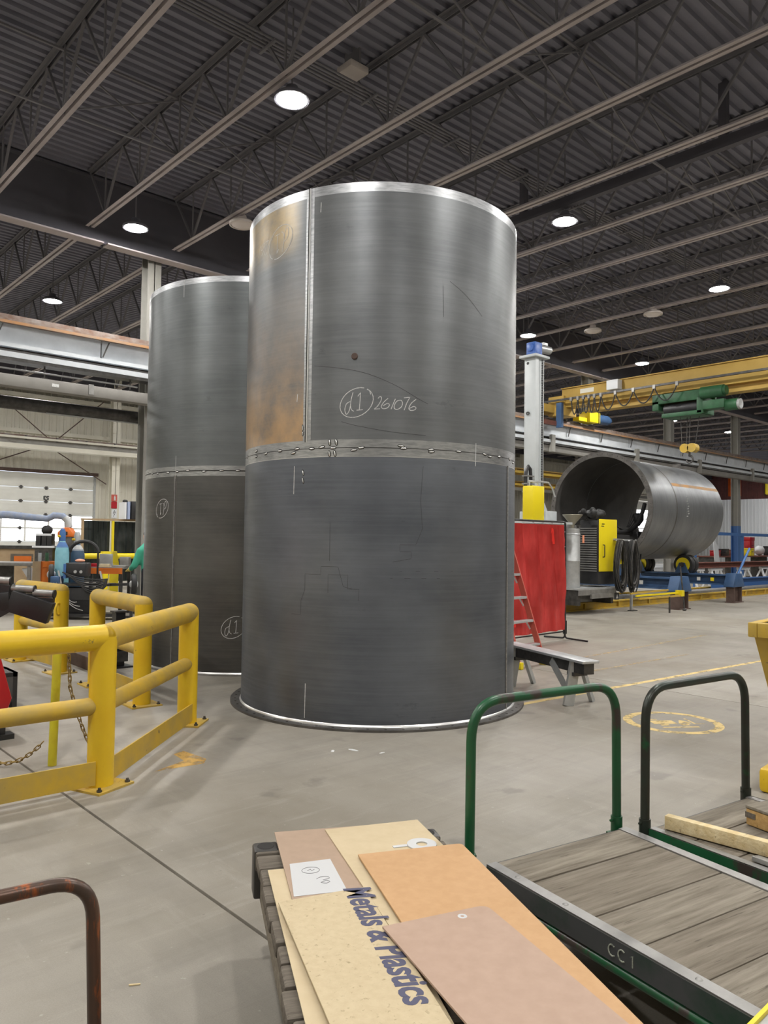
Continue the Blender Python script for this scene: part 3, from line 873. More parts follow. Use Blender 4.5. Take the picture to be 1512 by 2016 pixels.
# hand lettering "d1" in a loop, then 261076; units of roughly a millimetre on the plate (y up)
def circ(cx, cy, rx, ry, a0, a1, tilt=0, n=26):
    o = []
    for k in range(n + 1):
        a = a0 + (a1 - a0) * k / n
        x, y = rx * math.cos(a), ry * math.sin(a)
        o.append((cx + x * math.cos(tilt) - y * math.sin(tilt), cy + x * math.sin(tilt) + y * math.cos(tilt)))
    return o
D1 = [circ(378, -385, 245, 185, rad(38), rad(385), rad(32)), bez([(520, -205), (555, -225), (570, -275)]),
      bez([(292, -370), (240, -400), (218, -470), (228, -530), (250, -540), (280, -490), (300, -400)]),
      bez([(328, -245), (305, -340), (296, -420), (310, -480), (345, -505)]),
      [(395, -300), (432, -250), (428, -350), (418, -490)], [(380, -490), (425, -487), (468, -482)]]
NUM = [bez([(672, -330), (695, -305), (718, -315), (712, -360), (670, -430), (622, -475)]) + [(700, -470)],
       bez([(808, -325), (750, -380), (718, -440), (745, -468), (800, -455), (828, -415), (800, -395), (740, -430)]),
       [(908, -330), (850, -472)],
       bez([(985, -345), (930, -360), (895, -420), (900, -465), (945, -470), (995, -430), (1005, -375), (985, -345)]),
       [(1025, -312), (1108, -300), (1065, -380), (1030, -480)],
       bez([(1195, -325), (1130, -380), (1095, -450), (1120, -480), (1175, -470), (1195, -440), (1160, -425), (1100, -455)])]
def place(st, u0, z0, sc, flip=False, origin=(0, 0)):
    s_ = -sc if flip else sc
    return [[(u0 + (x - origin[0]) * s_, z0 + (y - origin[1]) * s_) for x, y in q] for q in st]
PXM = 6.68 / 1514 / 6.873       # metres per lettering unit on the front tank

def tack(parent, r, ph, z, ln=.045, wd=.022, tilt=0.0):
    M = Matrix.Translation((r * math.sin(ph), -r * math.cos(ph), z)) @ Matrix.Rotation(ph, 4, 'Z') @ Matrix.Rotation(tilt, 4, 'Y')
    o = obj('tack_weld', MB().ell((0, 0, 0), ln * .66, .004, wd * .74, 10, 6, M), 'scorch', parent)
    obj('bead', MB().ell((0, -.002, 0), ln * .52, .006, wd * .36, 10, 6, M), 'weldbright', o)

RT_ = 1.395; TH = 4.785; ZJ = 2.43
tk = thing('steel_tank', 'tall rolled steel tank in front, standing on a bolted ring flange', 'tank', (5.348, 6.028, 0), rad(-41.58))
obj('lower_shell', shell(RT_, .010, .02, ZJ - .075), 'shell_low', tk)
obj('upper_shell', shell(RT_, .010, ZJ + .075, TH - .085), 'shell_up', tk)
jb = obj('joint_band', shell(RT_, .010, ZJ - .075, ZJ + .075), 'ground', tk, label='bright ground band with tack welds')
obj('joint_groove', MB().lathe([(RT_ + .0012, ZJ - .003), (RT_ + .0012, ZJ + .003)], 144), 'scorch', jb)
obj('joint_groove', MB().lathe([(RT_ + .0012, ZJ - .078), (RT_ + .0012, ZJ - .073)], 144), 'weldbright', jb)
obj('top_band', shell(RT_, .010, TH - .085, TH), 'ground', tk, label='bright ground rim')
fo = obj('base_flange', flange_ring(RT_ - .03, 1.50, 0, .02, 60, .013, 1.452), 'flange', tk)
obj('flange_weld', MB().lathe([(RT_ + .014, .02), (RT_ + .011, .028), (RT_ + .001, .038), (RT_ - .004, .02)], 144), 'weldbright', fo)
sm = obj('seam_strip', skin_patch(RT_, -.522, -.462, ZJ + .06, TH, .0010), 'ground', tk)
pz = lambda ph, z, o_=.003: ((RT_ + o_) * math.sin(ph), -(RT_ + o_) * math.cos(ph), z)
obj('seam_weld', MB().tube([pz(-.492 + .0006 * math.sin(k * 1.7), ZJ + .06 + (TH - ZJ - .06) * k / 60) for k in range(61)], .008, 8), 'weldbright', sm)
obj('seam_groove', skin_patch(RT_, -.507, -.500, ZJ + .06, TH, .0016), 'scorch', sm)
sm2 = obj('seam_strip', skin_patch(RT_, 1.06, 1.10, .03, ZJ - .07, .0010), 'flange', tk)
obj('seam_weld', MB().tube([pz(1.08, .03 + (ZJ - .1) * k / 40) for k in range(41)], .006, 8), 'weld', sm2)
cw = chalk(MB(), RT_, place(D1 + NUM, -.34 - .02, 2.829, PXM, False, (155, -380)), .0065)
obj('chalk_writing', cw, 'chalk', tk, label='white chalk circled d1 and 261076')
cw = chalk(MB(), RT_, place(D1, -1.06, 4.38, PXM * 1.15, True, (378, -385)), .006)
chalk(cw, RT_, place(NUM[:3], -1.06, 4.38, PXM * 1.15, True, (378, -385)), .005)
obj('chalk_writing', cw, 'chalk', tk, label='upside-down chalk circled d1')
for u, z0, z1 in ((-.82, 2.03, 2.28), (-.66, .06, .36), (.93, 2.31, 2.52), (-.80, 2.86, 2.93), (-.58, 4.55, 4.64)):
    obj('chalk_tick', chalk(MB(), RT_, [[(u, z0), (u + .004, z1)]], .007), 'chalk', tk)
pxs = [(500, 0), (524, .03), (524, -.02), (545, -.01), (573, 0), (604, .005), (598, -.03), (630, 0), (647, .01), (666, 0), (660, .05), (660, -.05), (671, .05), (669, -.05), (700, -.02), (712, .0), (780, 0), (776, .02),
       (825, 0), (826, -.02), (872, 0), (920, 0), (930, -.015), (950, 0), (975, 0), (985, -.02)]
for i, (px, dz) in enumerate(pxs):
    s_ = max(-.96, min(.96, (px - 743) / 258.0))
    tack(jb, RT_, math.asin(s_), ZJ + dz, .05, .02, rad(80) if abs(dz) >= .045 else rad(random.uniform(-12, 12)))
for u, z in ((-.72, 2.22), (-.72, 2.15)): tack(tk, RT_, u / RT_, z, .05, .016, rad(75))
tack(tk, RT_, -.525, 2.62, .05, .016, rad(85)); tack(tk, RT_, -.523, 2.57, .04, .016, rad(85))
lug = obj('lug', MB().cyl(pz(-.172, 3.235, 0), pz(-.172, 3.235, .014), .030, .026, 16), 'rustbrown', tk, label='small rusty round lug')
# scribed dark scratches on the lower course
sc_ = MB()
def zig(u0, z0, sts):
    p = [(u0, z0)]
    for du, dz in sts: p.append((p[-1][0] + du, p[-1][1] + dz))
    return p
chalk(sc_, RT_, [zig(-.82, .96, [(.10, 0), (.0, .12), (.04, .10), (.0, .14), (.16, .0), (.0, .07), (.16, 0), (.05, -.17), (.08, -.02)]), zig(-.44, 1.44, [(0, .34)]), zig(-.45, 1.16, [(0, .16), (.18, 0), (.0, -.12), (.10, 0), (0, -.10)]),
                 zig(.12, 1.44, [(.16, .03), (0, .06), (-.10, 0), (0, .06), (.14, 0), (.06, .14), (-.02, .25), (.02, .3)]), zig(.18, 1.36, [(.5, 0)]), zig(.1, 1.30, [(.45, 0)])], .0028, .0009)
obj('scratch_lines', sc_, 'scratch', tk, label='faint dark scratch lines', kind='stuff')
for q in (bez([(-.62, 3.17), (-.2, 3.10), (.1, 2.99), (.33, 2.87), (.42, 2.83)]), bez([(-.35, 2.66), (-.2, 2.62), (.1, 2.57), (.4, 2.55)]), [(.55, 3.9), (.56, 3.62)], bez([(.62, 3.95), (.8, 3.85), (1.0, 3.7)])):
    obj('scratch_line', chalk(MB(), RT_, [q], .004, .0009), 'scratch', tk)
# loose steel offcut marks at the base are left to the floor

# rear tank
tr = thing('steel_tank', 'steel tank standing behind, half hidden by the front tank', 'tank', (5.686, 9.064, 0), rad(-32.1))
obj('lower_shell', shell(RT_, .010, .02, ZJ - .06), 'shell_rear_low', tr)
obj('upper_shell', shell(RT_, .010, ZJ + .06, TH - .07), 'shell_rear_up', tr)
jb = obj('joint_band', shell(RT_, .010, ZJ - .06, ZJ + .06), 'ground', tr)
obj('joint_groove', MB().lathe([(RT_ + .0012, ZJ - .006), (RT_ + .0012, ZJ + .006)], 144), 'scorch', jb)
obj('top_band', shell(RT_, .010, TH - .07, TH), 'ground', tr, label='bright ground rim')
obj('base_ring', MB().lathe([(RT_ - .03, 0), (RT_ + .035, 0), (RT_ + .035, .02), (RT_ - .03, .02)], 144, closed=True), 'greysteel', tr)
obj('base_weld', MB().lathe([(RT_ + .012, .02), (RT_ + .002, .036), (RT_ - .004, .02)], 144), 'weldbright', tr)
sm = obj('seam_strip', skin_patch(RT_, -.74, -.70, .03, ZJ - .05, .0010), 'flange', tr)
obj('seam_weld', MB().tube([pz(-.72, .03 + (ZJ - .08) * k / 40) for k in range(41)], .005, 8), 'weld', sm)
cw = chalk(MB(), RT_, place(D1 + NUM, -.18, .57, PXM * 1.0, False, (378, -385)), .006)
obj('chalk_writing', cw, 'chalk', tr, label='white chalk circled d1 and 261076')
cw = chalk(MB(), RT_, place(D1, -1.25, 1.98, PXM * .9, True, (378, -385)), .005)
chalk(cw, RT_, [[(-1.00, 2.34), (-1.0, 2.62)], [(-.93, TH - .22), (-.93, TH)]], .006)
obj('chalk_tick', cw, 'chalk', tr)
for px in (-1.22, -1.1, -.98, -.82, -.70, -.58, -.42, -.26, -.12, -.04): tack(jb, RT_, px, ZJ + random.uniform(-.012, .012), .05, .02)

# lying tank
tl = thing('steel_tank', 'rolled steel tank lying on rollers at right, open flanged end facing left', 'tank', (18.1, 11.5, 2.57))
tl.rotation_euler = (0, PI / 2, rad(3.0))
def tshell(r, z0, z1, m): return obj('shell_course', MB().lathe([(r, z0), (r, z1)], 144), m, tl)
tshell(RT_, .02, 1.62, 'shell_lying'); tshell(RT_, 1.68, 4.80, 'shell_lying')
obj('joint_band', MB().lathe([(RT_ + .002, 1.62), (RT_ + .002, 1.68)], 144), 'flange', tl)
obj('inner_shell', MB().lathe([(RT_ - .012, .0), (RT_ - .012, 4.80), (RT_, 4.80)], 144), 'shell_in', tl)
obj('inner_weld', MB().lathe([(RT_ - .013, 1.64), (RT_ - .018, 1.65), (RT_ - .013, 1.66)], 144), 'weld', tl)
obj('end_flange', flange_ring(RT_ - .02, 1.505, -.01, .02, 60, .013, 1.452), 'flange', tl)
rs = MB()
def lying_patch(a0, a1, z0, z1, off):
    vs = []; n = 6
    for k in range(n + 1):
        a = a0 + (a1 - a0) * k / n
        for z in (z0, z1): vs.append(((RT_ + off) * math.cos(a), (RT_ + off) * math.sin(a), z))
    rs.add(vs, [(2 * k, 2 * k + 2, 2 * k + 3, 2 * k + 1) for k in range(n)])
# local x is down, y is world y
lying_patch(PI + 1.02, PI + 1.09, 1.70, 4.79, .0015)
obj('rust_streak', rs, mk('orange_rust', (.52, .27, .09), (.30, .22, .15), rough=.8, scale=6, stretch=(1, 1, .5)), tl, label='orange rusty seam line')
cw = MB()
for i in range(9):
    a = PI + 1.28 + i * .05; z = 2.35 + .03 * math.sin(i * 2.1)
    pts = [((RT_ + .002) * math.cos(a + q * .02), (RT_ + .002) * math.sin(a + q * .02), z + dz) for q, dz in ((0, 0), (.5, .05), (1, 0), (.6, -.05))]
    cw.tube(pts, .006, 4)
obj('chalk_writing', cw, 'chalk', tl)
obj('lifting_lug', MB().box(-RT_ - .10, -RT_ + .01, -.35, -.10, 4.2, 4.23), 'flange', tl)

# ================================================================== GUARD RAILS (left)
def base_plate(parent, x, y, rot=0, s=.15):
    M = Matrix.Translation((x, y, 0)) @ Matrix.Rotation(rot, 4, 'Z')
    p = obj('base_plate', MB().box(-s, s, -s, s, 0, .014, M), 'yellowdusty', parent)
    for sx in (-1, 1):
        for sy in (-1, 1):
            q = M @ Vector((sx * (s - .03), sy * (s - .03), 0))
            obj('anchor_bolt', MB().cyl((q.x, q.y, .014), (q.x, q.y, .04), .010, n=8).cyl((q.x, q.y, .014), (q.x, q.y, .026), .017, n=6), 'darksteel', p)
def pipe_post(parent, x, y, h, r=.084, mat='yellow'):
    return obj('post', MB().cyl((x, y, .012), (x, y, h), r, n=32), mat, parent)
def pipe_rail(parent, name, a, b, r, mat, ends=True):
    mb = MB().cyl(a, b, r, n=32)
    if ends:
        for p in (a, b): mb.ell(p, r, r, r, 24, 12)
    return obj(name, mb, mat, parent)
gr = thing('guard_rail', 'heavy yellow pipe guard rail in front, corner post nearest the camera', 'guard rail', (2.03, 5.0, 0))
A = (0, 0); B = (1.245, 1.20); Cc = (-2.6, .02)
ra = math.atan2(B[1], B[0])
for p, rt in ((A, ra * .5), (B, ra), (Cc, 0)):
    pipe_post(gr, p[0], p[1], .975, .084, 'yellow'); base_plate(gr, p[0], p[1], rt)
pipe_rail(gr, 'top_rail', (A[0], A[1], .966), (B[0], B[1], .966), .084, 'yellowdusty')
pipe_rail(gr, 'top_rail', (Cc[0], Cc[1], .966), (A[0], A[1], .966), .084, 'yellow')
pipe_rail(gr, 'middle_rail', (A[0], A[1], .525), (B[0], B[1], .525), .057, 'yellowdusty', False)
pipe_rail(gr, 'middle_rail', (Cc[0], Cc[1], .525), (A[0], A[1], .525), .057, 'yellowdusty', False)
def kick(parent, a, b, z0=.035, z1=.185, t_=.010):
    obj('kick_plate', MB().bar((a[0], a[1], (z0 + z1) / 2), (b[0], b[1], (z0 + z1) / 2), t_, z1 - z0), 'yellowdusty', parent)
kick(gr, (.03, -.06), (1.26, 1.13)); kick(gr, (-2.6, -.05), (-.06, -.07))
def u_frame(label, x0, y0, x1, y1):
    t = thing('guard_rail', label, 'guard rail', (x0, y0, 0))
    d = (x1 - x0, y1 - y0); an = math.atan2(d[1], d[0])
    for p in ((0, 0), d):
        pipe_post(t, p[0], p[1], .975); base_plate(t, p[0], p[1], an)
    pipe_rail(t, 'top_rail', (0, 0, .966), (d[0], d[1], .966), .084, 'yellowdusty')
    pipe_rail(t, 'middle_rail', (0, 0, .525), (d[0], d[1], .525), .057, 'yellowdusty', False)
    kick(t, (.06, 0), (d[0] + .06, d[1]))
    return t
u_frame('short yellow pipe guard rail behind the corner one, nearest the rear tank', 3.29, 7.15, 3.34, 8.42)
gc = u_frame('short yellow pipe guard rail farthest back, with a ring on its post', 3.30, 9.42, 3.22, 10.65)
obj('ring', MB().tube([(-.06 - .035 * math.cos(a), -.075 - .02 * math.cos(a), .76 + .07 * math.sin(a)) for a in [k * 2 * PI / 16 for k in range(16)]], .011, 8, True), 'yellow', gc)

# slim chain post with its chain
cp = thing('chain_post', 'thin yellow post standing behind the front guard rail', 'post', (1.95, 5.66, 0))
obj('pole', MB().cyl((0, 0, 0), (.032, .045, .90), .030, n=18), mk('yellow_green_paint', (.60, .55, .02), (.52, .42, .03), rough=.5, scale=5), cp)
obj('cap', MB().cyl((.032, .045, .90), (.032, .045, .91), .033, n=18), 'yellow', cp)
def link_mesh():
    pts = []
    for k in range(16):
        a = 2 * PI * k / 16
        pts.append((.011 * math.cos(a), 0, .011 * math.sin(a) + (.014 if math.sin(a) > 0 else -.014)))
    m = MB().tube(pts, .0042, 6, True).mesh('chain_link'); m.materials.append(mk('brassy_chain', (.34, .24, .07), (.20, .13, .05), rough=.45, metal=.6, scale=40)); return m
LM = link_mesh()
def chain(name, label, path, step=.036):
    P = [Vector(p) for p in path]
    t = thing(name, label, 'chain', P[0])
    pos = []; acc = 0
    for a, b in zip(P[:-1], P[1:]):
        L = (b - a).length; s_ = -acc
        while s_ + step <= L:
            s_ += step; pos.append((a.lerp(b, s_ / L), (b - a).normalized()))
        acc = L - s_
    for i, (p, d) in enumerate(pos):
        o = obj('chain_link', LM, None, t)
        q = d.to_track_quat('Z', 'Y') @ Matrix.Rotation(PI / 2 * (i % 2), 3, 'Z').to_quaternion()
        o.location = p - P[0]; o.rotation_mode = 'QUATERNION'; o.rotation_quaternion = q
    return t
chain('chain', 'rusty yellow chain hanging down beside the thin yellow post', [(2.02, 5.61, .90), (2.035, 5.59, .55)] + catenary((2.035, 5.59, .55), (2.17, 5.40, .06), .05, 6) + [(2.16, 5.30, .02)])
ch2 = chain('chain', 'loose chain on the floor running to two hooks', catenary((1.905, 5.69, .18), (1.66, 5.84, .03), .05, 6) + [(1.60, 5.86, .015)])
for dx, dy in ((-.42, .16), (-.36, .06)):
    pts = [(dx + .055 * math.cos(a), dy, .045 - .18 + .045 * math.sin(a)) for a in [PI * .1 + k * 1.25 * PI / 10 for k in range(11)]]
    obj('grab_hook', MB().tube(pts, [.016] * 9 + [.012, .006], 8), 'darksteel', ch2, loc=(0, 0, 0))

# red machine with black roller arm
rm = thing('pipe_positioner', 'red machine body with black base behind the front guard rail', 'machine', (1.55, 6.95, 0))
obj('red_cowl', MB().prism([(-.7, .10), (.36, .10), (.40, .22), (.24, .80), (-.7, .80)], -.35, .35, Matrix(((1, 0, 0, 0), (0, 0, 1, 0), (0, 1, 0, .10), (0, 0, 0, 1)))), 'red', rm, bevel=.02)
obj('black_base', MB().box(-.7, .36, -.34, .34, .03, .22), 'blackpaint', rm, bevel=.01)
obj('skid', MB().box(-.7, .42, -.36, -.24, 0, .04).box(-.7, .42, .24, .36, 0, .04), 'black', rm)
st = thing('roller_stand', 'black pipe stand with rollers reaching over at far left', 'stand', (2.02, 7.92, 0))
obj('mast', MB().box(-.05, .05, -.05, .05, 0, .78), 'blackpaint', st)
obj('foot', MB().box(-.30, .34, -.06, .06, 0, .03).box(-.06, .06, -.4, .3, 0, .03), 'blackpaint', st)
obj('foot_step', MB().box(.02, .30, -.2, .2, .30, .34).box(.26, .30, -.2, .2, 0, .34), 'blackpaint', st)
obj('arm', MB().bar((-.6, .15, .90), (.20, -.25, 1.02), .10, .16).bar((.20, -.25, 1.02), (.50, -.46, .90), .10, .20), 'blackpaint', st, bevel=.008)
obj('gusset', MB().bar((-.35, -.1, .62), (.18, -.25, .95), .06, .08), 'blackpaint', st)
obj('hydraulic_rod', MB().cyl((-.45, -.1, .60), (.02, -.28, .86), .018, n=12), 'alu', st)
obj('hydraulic_barrel', MB().cyl((-.62, -.02, .50), (-.40, -.12, .63), .035, n=12), 'blackpaint', st)
for p, q in (((.02, -.10, 1.21), (.20, -.24, 1.20)), ((.22, -.22, 1.13), (.38, -.34, 1.12)), ((.38, -.34, 1.09), (.52, -.46, 1.08))):
    r_ = obj('roller', MB().cyl(p, q, .036, n=20), 'greysteel', st)
    d = (Vector(q) - Vector(p)).normalized()
    obj('roller_end', MB().cyl(q, Vector(q) + d * .012, .040, n=20), 'black', r_)
    obj('roller_bracket', MB().bar(Vector(p) - Vector((0, 0, .09)), Vector(q) - Vector((0, 0, .09)), .05, .10), 'blackpaint', st)
# brown timber skids and black prop under the rear tank side
t = thing('timber_skid', 'dark brown timber skid on the floor behind the guard rails', 'timber', (3.66, 8.85, 0), rad(88))
obj('timber', MB().box(0, 1.5, -.07, .07, 0, .16), 'rustbrown', t, bevel=.008)
obj('bearer', MB().box(.2, .3, -.12, .12, .161, .20), 'rustbrown', t)
t = thing('jack_stand', 'black square steel jack stand left of the rear tank', 'stand', (4.0, 9.40, 0))
obj('post', MB().box(-.06, .06, -.06, .06, .02, .68), 'blackpaint', t)
obj('foot', MB().box(-.14, .14, -.14, .14, 0, .02), 'blackpaint', t)
obj('cap', MB().box(-.08, .08, -.08, .08, .68, .70), 'darksteel', t)
obj('clamp', MB().box(-.08, .08, -.12, .08, .08, .2), 'darksteel', t)

# ================================================================== FOREGROUND CARTS
def caster(parent, x, y, ztop, r=.07):
    f = obj('caster_fork', MB().box(-.03, .03, -.045, -.035, r, ztop - .012).box(-.03, .03, .035, .045, r, ztop - .012).box(-.05, .05, -.05, .05, ztop - .012, ztop), 'darksteel', parent, loc=(x, y, 0))
    obj('wheel', MB().cyl((0, -.022, r), (0, .022, r), r, n=24), 'black', f)
def handle(parent, x0, x1, y, z0, z1, rt, mat, br=.16):
    h = obj('handle', MB().tube(fillet([(x0, y, z0), (x0 + .005, y, z1), (x1 - .005, y, z1), (x1, y, z0)], br, 9), rt, 18), mat, parent)
    for x in (x0, x1):
        obj('socket', MB().cyl((x, y, z0 - .04), (x, y, z0 + .035), rt + .006, n=18).cyl((x - rt - .022, y, z0 + .02), (x + rt + .012, y, z0 + .02), .006, n=8), mat, h)
    return h
def plank_deck(parent, x0, x1, ys, z0, z1, mats, name='deck_plank'):
    for i, (a, b) in enumerate(zip(ys[:-1], ys[1:])):
        j = random.uniform(-.0025, .0025)
        obj(name, MB().box(x0, x1, b + .003, a - .003, z0, z1 + j), mats[i % len(mats)], parent, bevel=.004)
DZ = .30
c1 = thing('platform_cart', 'platform cart with weathered plank deck and bright green handle', 'cart', (2.478, 2.099, 0), rad(-10.1))
W1 = .838
plank_deck(c1, .052, W1 - .052, [-.004, -.215, -.535, -.755, -.995, -1.22, -1.45, -1.62], DZ - .045, DZ, ['deckwood', 'deckwood2'])
sr = obj('side_rail', MB().box(0, .05, -1.62, 0, DZ - .004, DZ + .002).box(0, .006, -1.62, 0, DZ - .085, DZ), 'greysteel', c1)
obj('painted_side', MB().box(-.0015, 0, -1.62, 0, DZ - .084, DZ - .006), mk('worn_dark_green_side', (.075, .078, .080), (.022, .055, .036), rough=.5, metal=.3, scale=3, thr=(.5, .68), wear=((.28, .27, .24), 9, .68, .73)), sr)
sr2 = obj('side_rail', MB().box(W1 - .05, W1, -1.62, 0, DZ - .004, DZ + .002).box(W1 - .006, W1, -1.62, 0, DZ - .085, DZ), 'greysteel', c1)
obj('end_rail', MB().box(0, W1, -.006, 0, DZ - .085, DZ - .002), 'darksteel', c1)
obj('under_tube', MB().cyl((.012, -1.62, DZ - .108), (.012, 0, DZ - .108), .017, n=12), 'green', c1)
for yk in (-.16, -.42, -.98, -1.32):
    obj('rivet', MB().ell((.026, yk, DZ + .002), .012, .012, .004, 12, 6), 'greysteel', sr)
tx = MB()
def side_strokes(mb, sts, y0, zc, sc):
    for q in sts: mb.tube([(-.003, y0 - x * sc, zc + z * sc) for x, z in q], .0026, 5)
arc = lambda cx: [(cx + .5 * math.cos(a), .6 * math.sin(a)) for a in [rad(50) + k * rad(260) / 12 for k in range(13)]]
MT['stencil'] = worn_paint('pale_stencil_paint', (.36, .38, .31), .36, .50, 60)
for q in (arc(0), arc(1.35), [(2.5, .35), (2.8, .6), (2.8, -.6)]):
    tx = MB(); side_strokes(tx, [q], -.665, DZ - .045, .031)
    obj('stencil_letter', tx, 'stencil', c1)
handle(c1, -.055, W1 - .012, .045, DZ + .005, .958, .021, 'green')
obj('handle_bracket', MB().box(-.09, .03, .0, .075, DZ - .05, DZ - .035).box(W1 - .05, W1 + .02, 0, .075, DZ - .05, DZ - .035), 'green', c1)
for x, yk in ((.10, -.15), (W1 - .10, -.15), (.10, -1.48), (W1 - .10, -1.48)): caster(c1, x, yk, DZ - .05, .075)
obj('axle_frame', MB().box(.05, W1 - .05, -.24, -.18, DZ - .09, DZ - .05).box(.05, W1 - .05, -1.5, -1.44, DZ - .09, DZ - .05), 'darksteel', c1)

c2 = thing('platform_cart', 'platform cart with dark worn green handle at the right edge', 'cart', (3.362, 1.869, 0), rad(-7.2))
W2 = .86
plank_deck(c2, .045, W2 - .045, [-.004, -.20, -.41, -.62, -.83, -1.04, -1.25, -1.46], DZ - .045, DZ, ['deckwood', 'deckwood2'])
obj('side_rail', MB().box(0, .045, -1.46, 0, DZ - .004, DZ + .003).box(0, .006, -1.46, 0, DZ - .085, DZ + .003), 'greysteel', c2)
obj('painted_edge', MB().box(-.002, 0, -1.46, 0, DZ - .08, DZ + .001), 'green', c2)
obj('side_rail', MB().box(W2 - .045, W2, -1.46, 0, DZ - .004, DZ + .003).box(W2 - .006, W2, -1.46, 0, DZ - .085, DZ + .003), 'greysteel', c2)
obj('end_rail', MB().box(0, W2, -.006, 0, DZ - .085, DZ - .002), 'darksteel', c2)
handle(c2, .004, W2 - .002, .024, DZ + .005, .945, .021, 'darkgreen')
for x, yk in ((.10, -.15), (W2 - .10, -.15), (.10, -1.32), (W2 - .10, -1.32)): caster(c2, x, yk, DZ - .05, .075)
obj('axle_frame', MB().box(.05, W2 - .05, -.24, -.18, DZ - .09, DZ - .05).box(.05, W2 - .05, -1.36, -1.30, DZ - .09, DZ - .05), 'darksteel', c2)
def on_cart2(x, y, z):
    return c2_M @ Vector((x, y, z))
c2_M = Matrix.Translation((3.362, 1.869, 0)) @ Matrix.Rotation(rad(-7.2), 4, 'Z')
# pale stick, block, steel pieces lying on that cart
p = Vector((3.425, 1.815, DZ + .006))
o = obj('pine_stick', MB().box(-.022, .022, -1.15, 0, 0, .062), 'pine', None, bevel=.004, loc=p, rot=(0, 0, rad(4.4)))
tag(o, 'pale pine stick lying along the edge of the right-hand cart', 'stick')
p = on_cart2(.44, -.22, DZ + .004)
t = thing('wood_block', 'orange-brown wooden block with a dark notch on the right-hand cart', 'block', p, rad(-14))
obj('block', MB().box(0, .36, -.36, 0, 0, .075), 'block', t, bevel=.004)
obj('lid_board', MB().box(-.002, .36, -.36, .002, .076, .09), 'deckwood', t, bevel=.003)
obj('dark_notch', MB().box(-.003, .05, -.05, .003, .035, .06), 'oldtimber', t)
p = on_cart2(.60, -.30, DZ + .097)
t = thing('steel_channel', 'short dark steel channel resting on the wooden block', 'channel', p, rad(-16))
obj('channel', MB().box(0, .3, -.10, 0, .022, .030).box(.02, .3, -.012, 0, 0, .022).box(.02, .3, -.10, -.088, 0, .022), 'darksteel', t)
for k in range(3):
    p = on_cart2(.05 + .018 * k, -.47, DZ + .005)
    o = obj('steel_flat_bar', MB().box(0, .016, -.55, 0, 0, .020 - .003 * k), 'greysteel', None, loc=p, rot=(0, 0, rad(-7.2)), bevel=.002)
    tag(o, ['grey steel bar nearest the cart edge beside the pine stick', 'middle of three grey steel bars beside the pine stick', 'innermost of three grey steel bars under the pine stick'][k], 'bar', 'steel bars on the right-hand cart')
# yellow-edged tray at the very corner
t = thing('metal_tray', 'yellow-edged pale metal tray at the bottom right corner', 'tray', (2.201, 0.925, DZ + .005), rad(0.9))
obj('tray_floor', MB().box(-.04, .42, -.32, -.012, 0, .006), 'galv', t)
obj('yellow_edge', MB().box(-.05, .43, -.012, .0, 0, .018).box(-.05, -.04, -.32, -.012, 0, .018), 'yellowbright', t)

# timber cart loaded with boards
ZW = .42
c0 = thing('timber_cart', 'old timber-decked cart loaded with brown and cream sheets', 'cart', (1.693, 2.631, 0), rad(-27.8))
W0 = .745
ys = [-.10]
while ys[-1] > -1.62: ys.append(ys[-1] - random.uniform(.10, .15))
for i, (a, b) in enumerate(zip(ys[:-1], ys[1:])):
    j0, j1 = random.uniform(-.012, .010), random.uniform(-.01, .012)
    dz = random.uniform(-.006, .0)
    mb = MB().box(j0, W0 + j1, b + .004, a - .004, ZW - .05, ZW + dz)
    obj('deck_plank', mb, 'oldtimber', c0, bevel=.009)
obj('end_beam', MB().box(.0, W0, -.098, .0, ZW - .07, ZW), 'oldtimber', c0, bevel=.008)
obj('side_beam', MB().box(.02, .09, -1.66, -.02, ZW - .19, ZW - .052), 'deckwood', c0, bevel=.006)
obj('side_beam', MB().box(W0 - .09, W0 - .02, -1.66, -.02, ZW - .19, ZW - .052), 'deckwood', c0, bevel=.006)
for sx, x in ((1, .0), (-1, W0)):
    k = obj('corner_bracket', MB().box(min(x, x + sx * .085) - .006, max(x, x + sx * .085) + .006, -.085, .008, ZW - .18, ZW + .004), 'darksteel', c0, bevel=.01)
    obj('stake_hole', MB().lathe([(.026, ZW + .0045), (.030, ZW + .007), (.033, ZW + .0045)], 20, Matrix.Translation((x + sx * .042, -.04, 0))).cyl((x + sx * .042, -.04, ZW + .0042), (x + sx * .042, -.04, ZW + .0055), .027, n=20), 'scorch', k)
obj('red_underframe', MB().box(.06, W0 - .06, -.30, -.20, ZW - .30, ZW - .19), mk('dark_red_paint', (.10, .012, .012), rough=.6), c0)
for x, yk in ((.20, -.50), (W0 - .20, -.50), (.20, -1.45), (W0 - .20, -1.45)): caster(c0, x, yk, ZW - .19, .085)

def sheet(name, label, cat, corners, z, th, mat, rnd=None, group=None):
    P = [Vector((x, y)) for x, y in corners]; poly = []
    for i, p in enumerate(P):
        if rnd and i in rnd:
            a = P[i - 1]; b = P[(i + 1) % len(P)]; r = rnd[i]
            pa = p + (a - p).normalized() * r; pb = p + (b - p).normalized() * r
            for k in range(7):
                t_ = k / 6; q = pa * (1 - t_) ** 2 + p * 2 * t_ * (1 - t_) + pb * t_ * t_
                poly.append((q.x, q.y))
        else: poly.append((p.x, p.y))
    o = P[0]
    ob = obj(name, MB().prism([(x - o.x, y - o.y) for x, y in poly], 0, th), mat, None, loc=(o.x, o.y, z))
    return tag(ob, label, cat, group)
def rect(tl, ang, wd, L):
    e = Vector((math.cos(rad(ang)), math.sin(rad(ang)))); d = Vector((e.y, -e.x)); p = Vector(tl)
    return [tuple(p), tuple(p + e * wd), tuple(p + e * wd + d * L), tuple(p + d * L)]
G = 'sheets loaded on the timber cart'
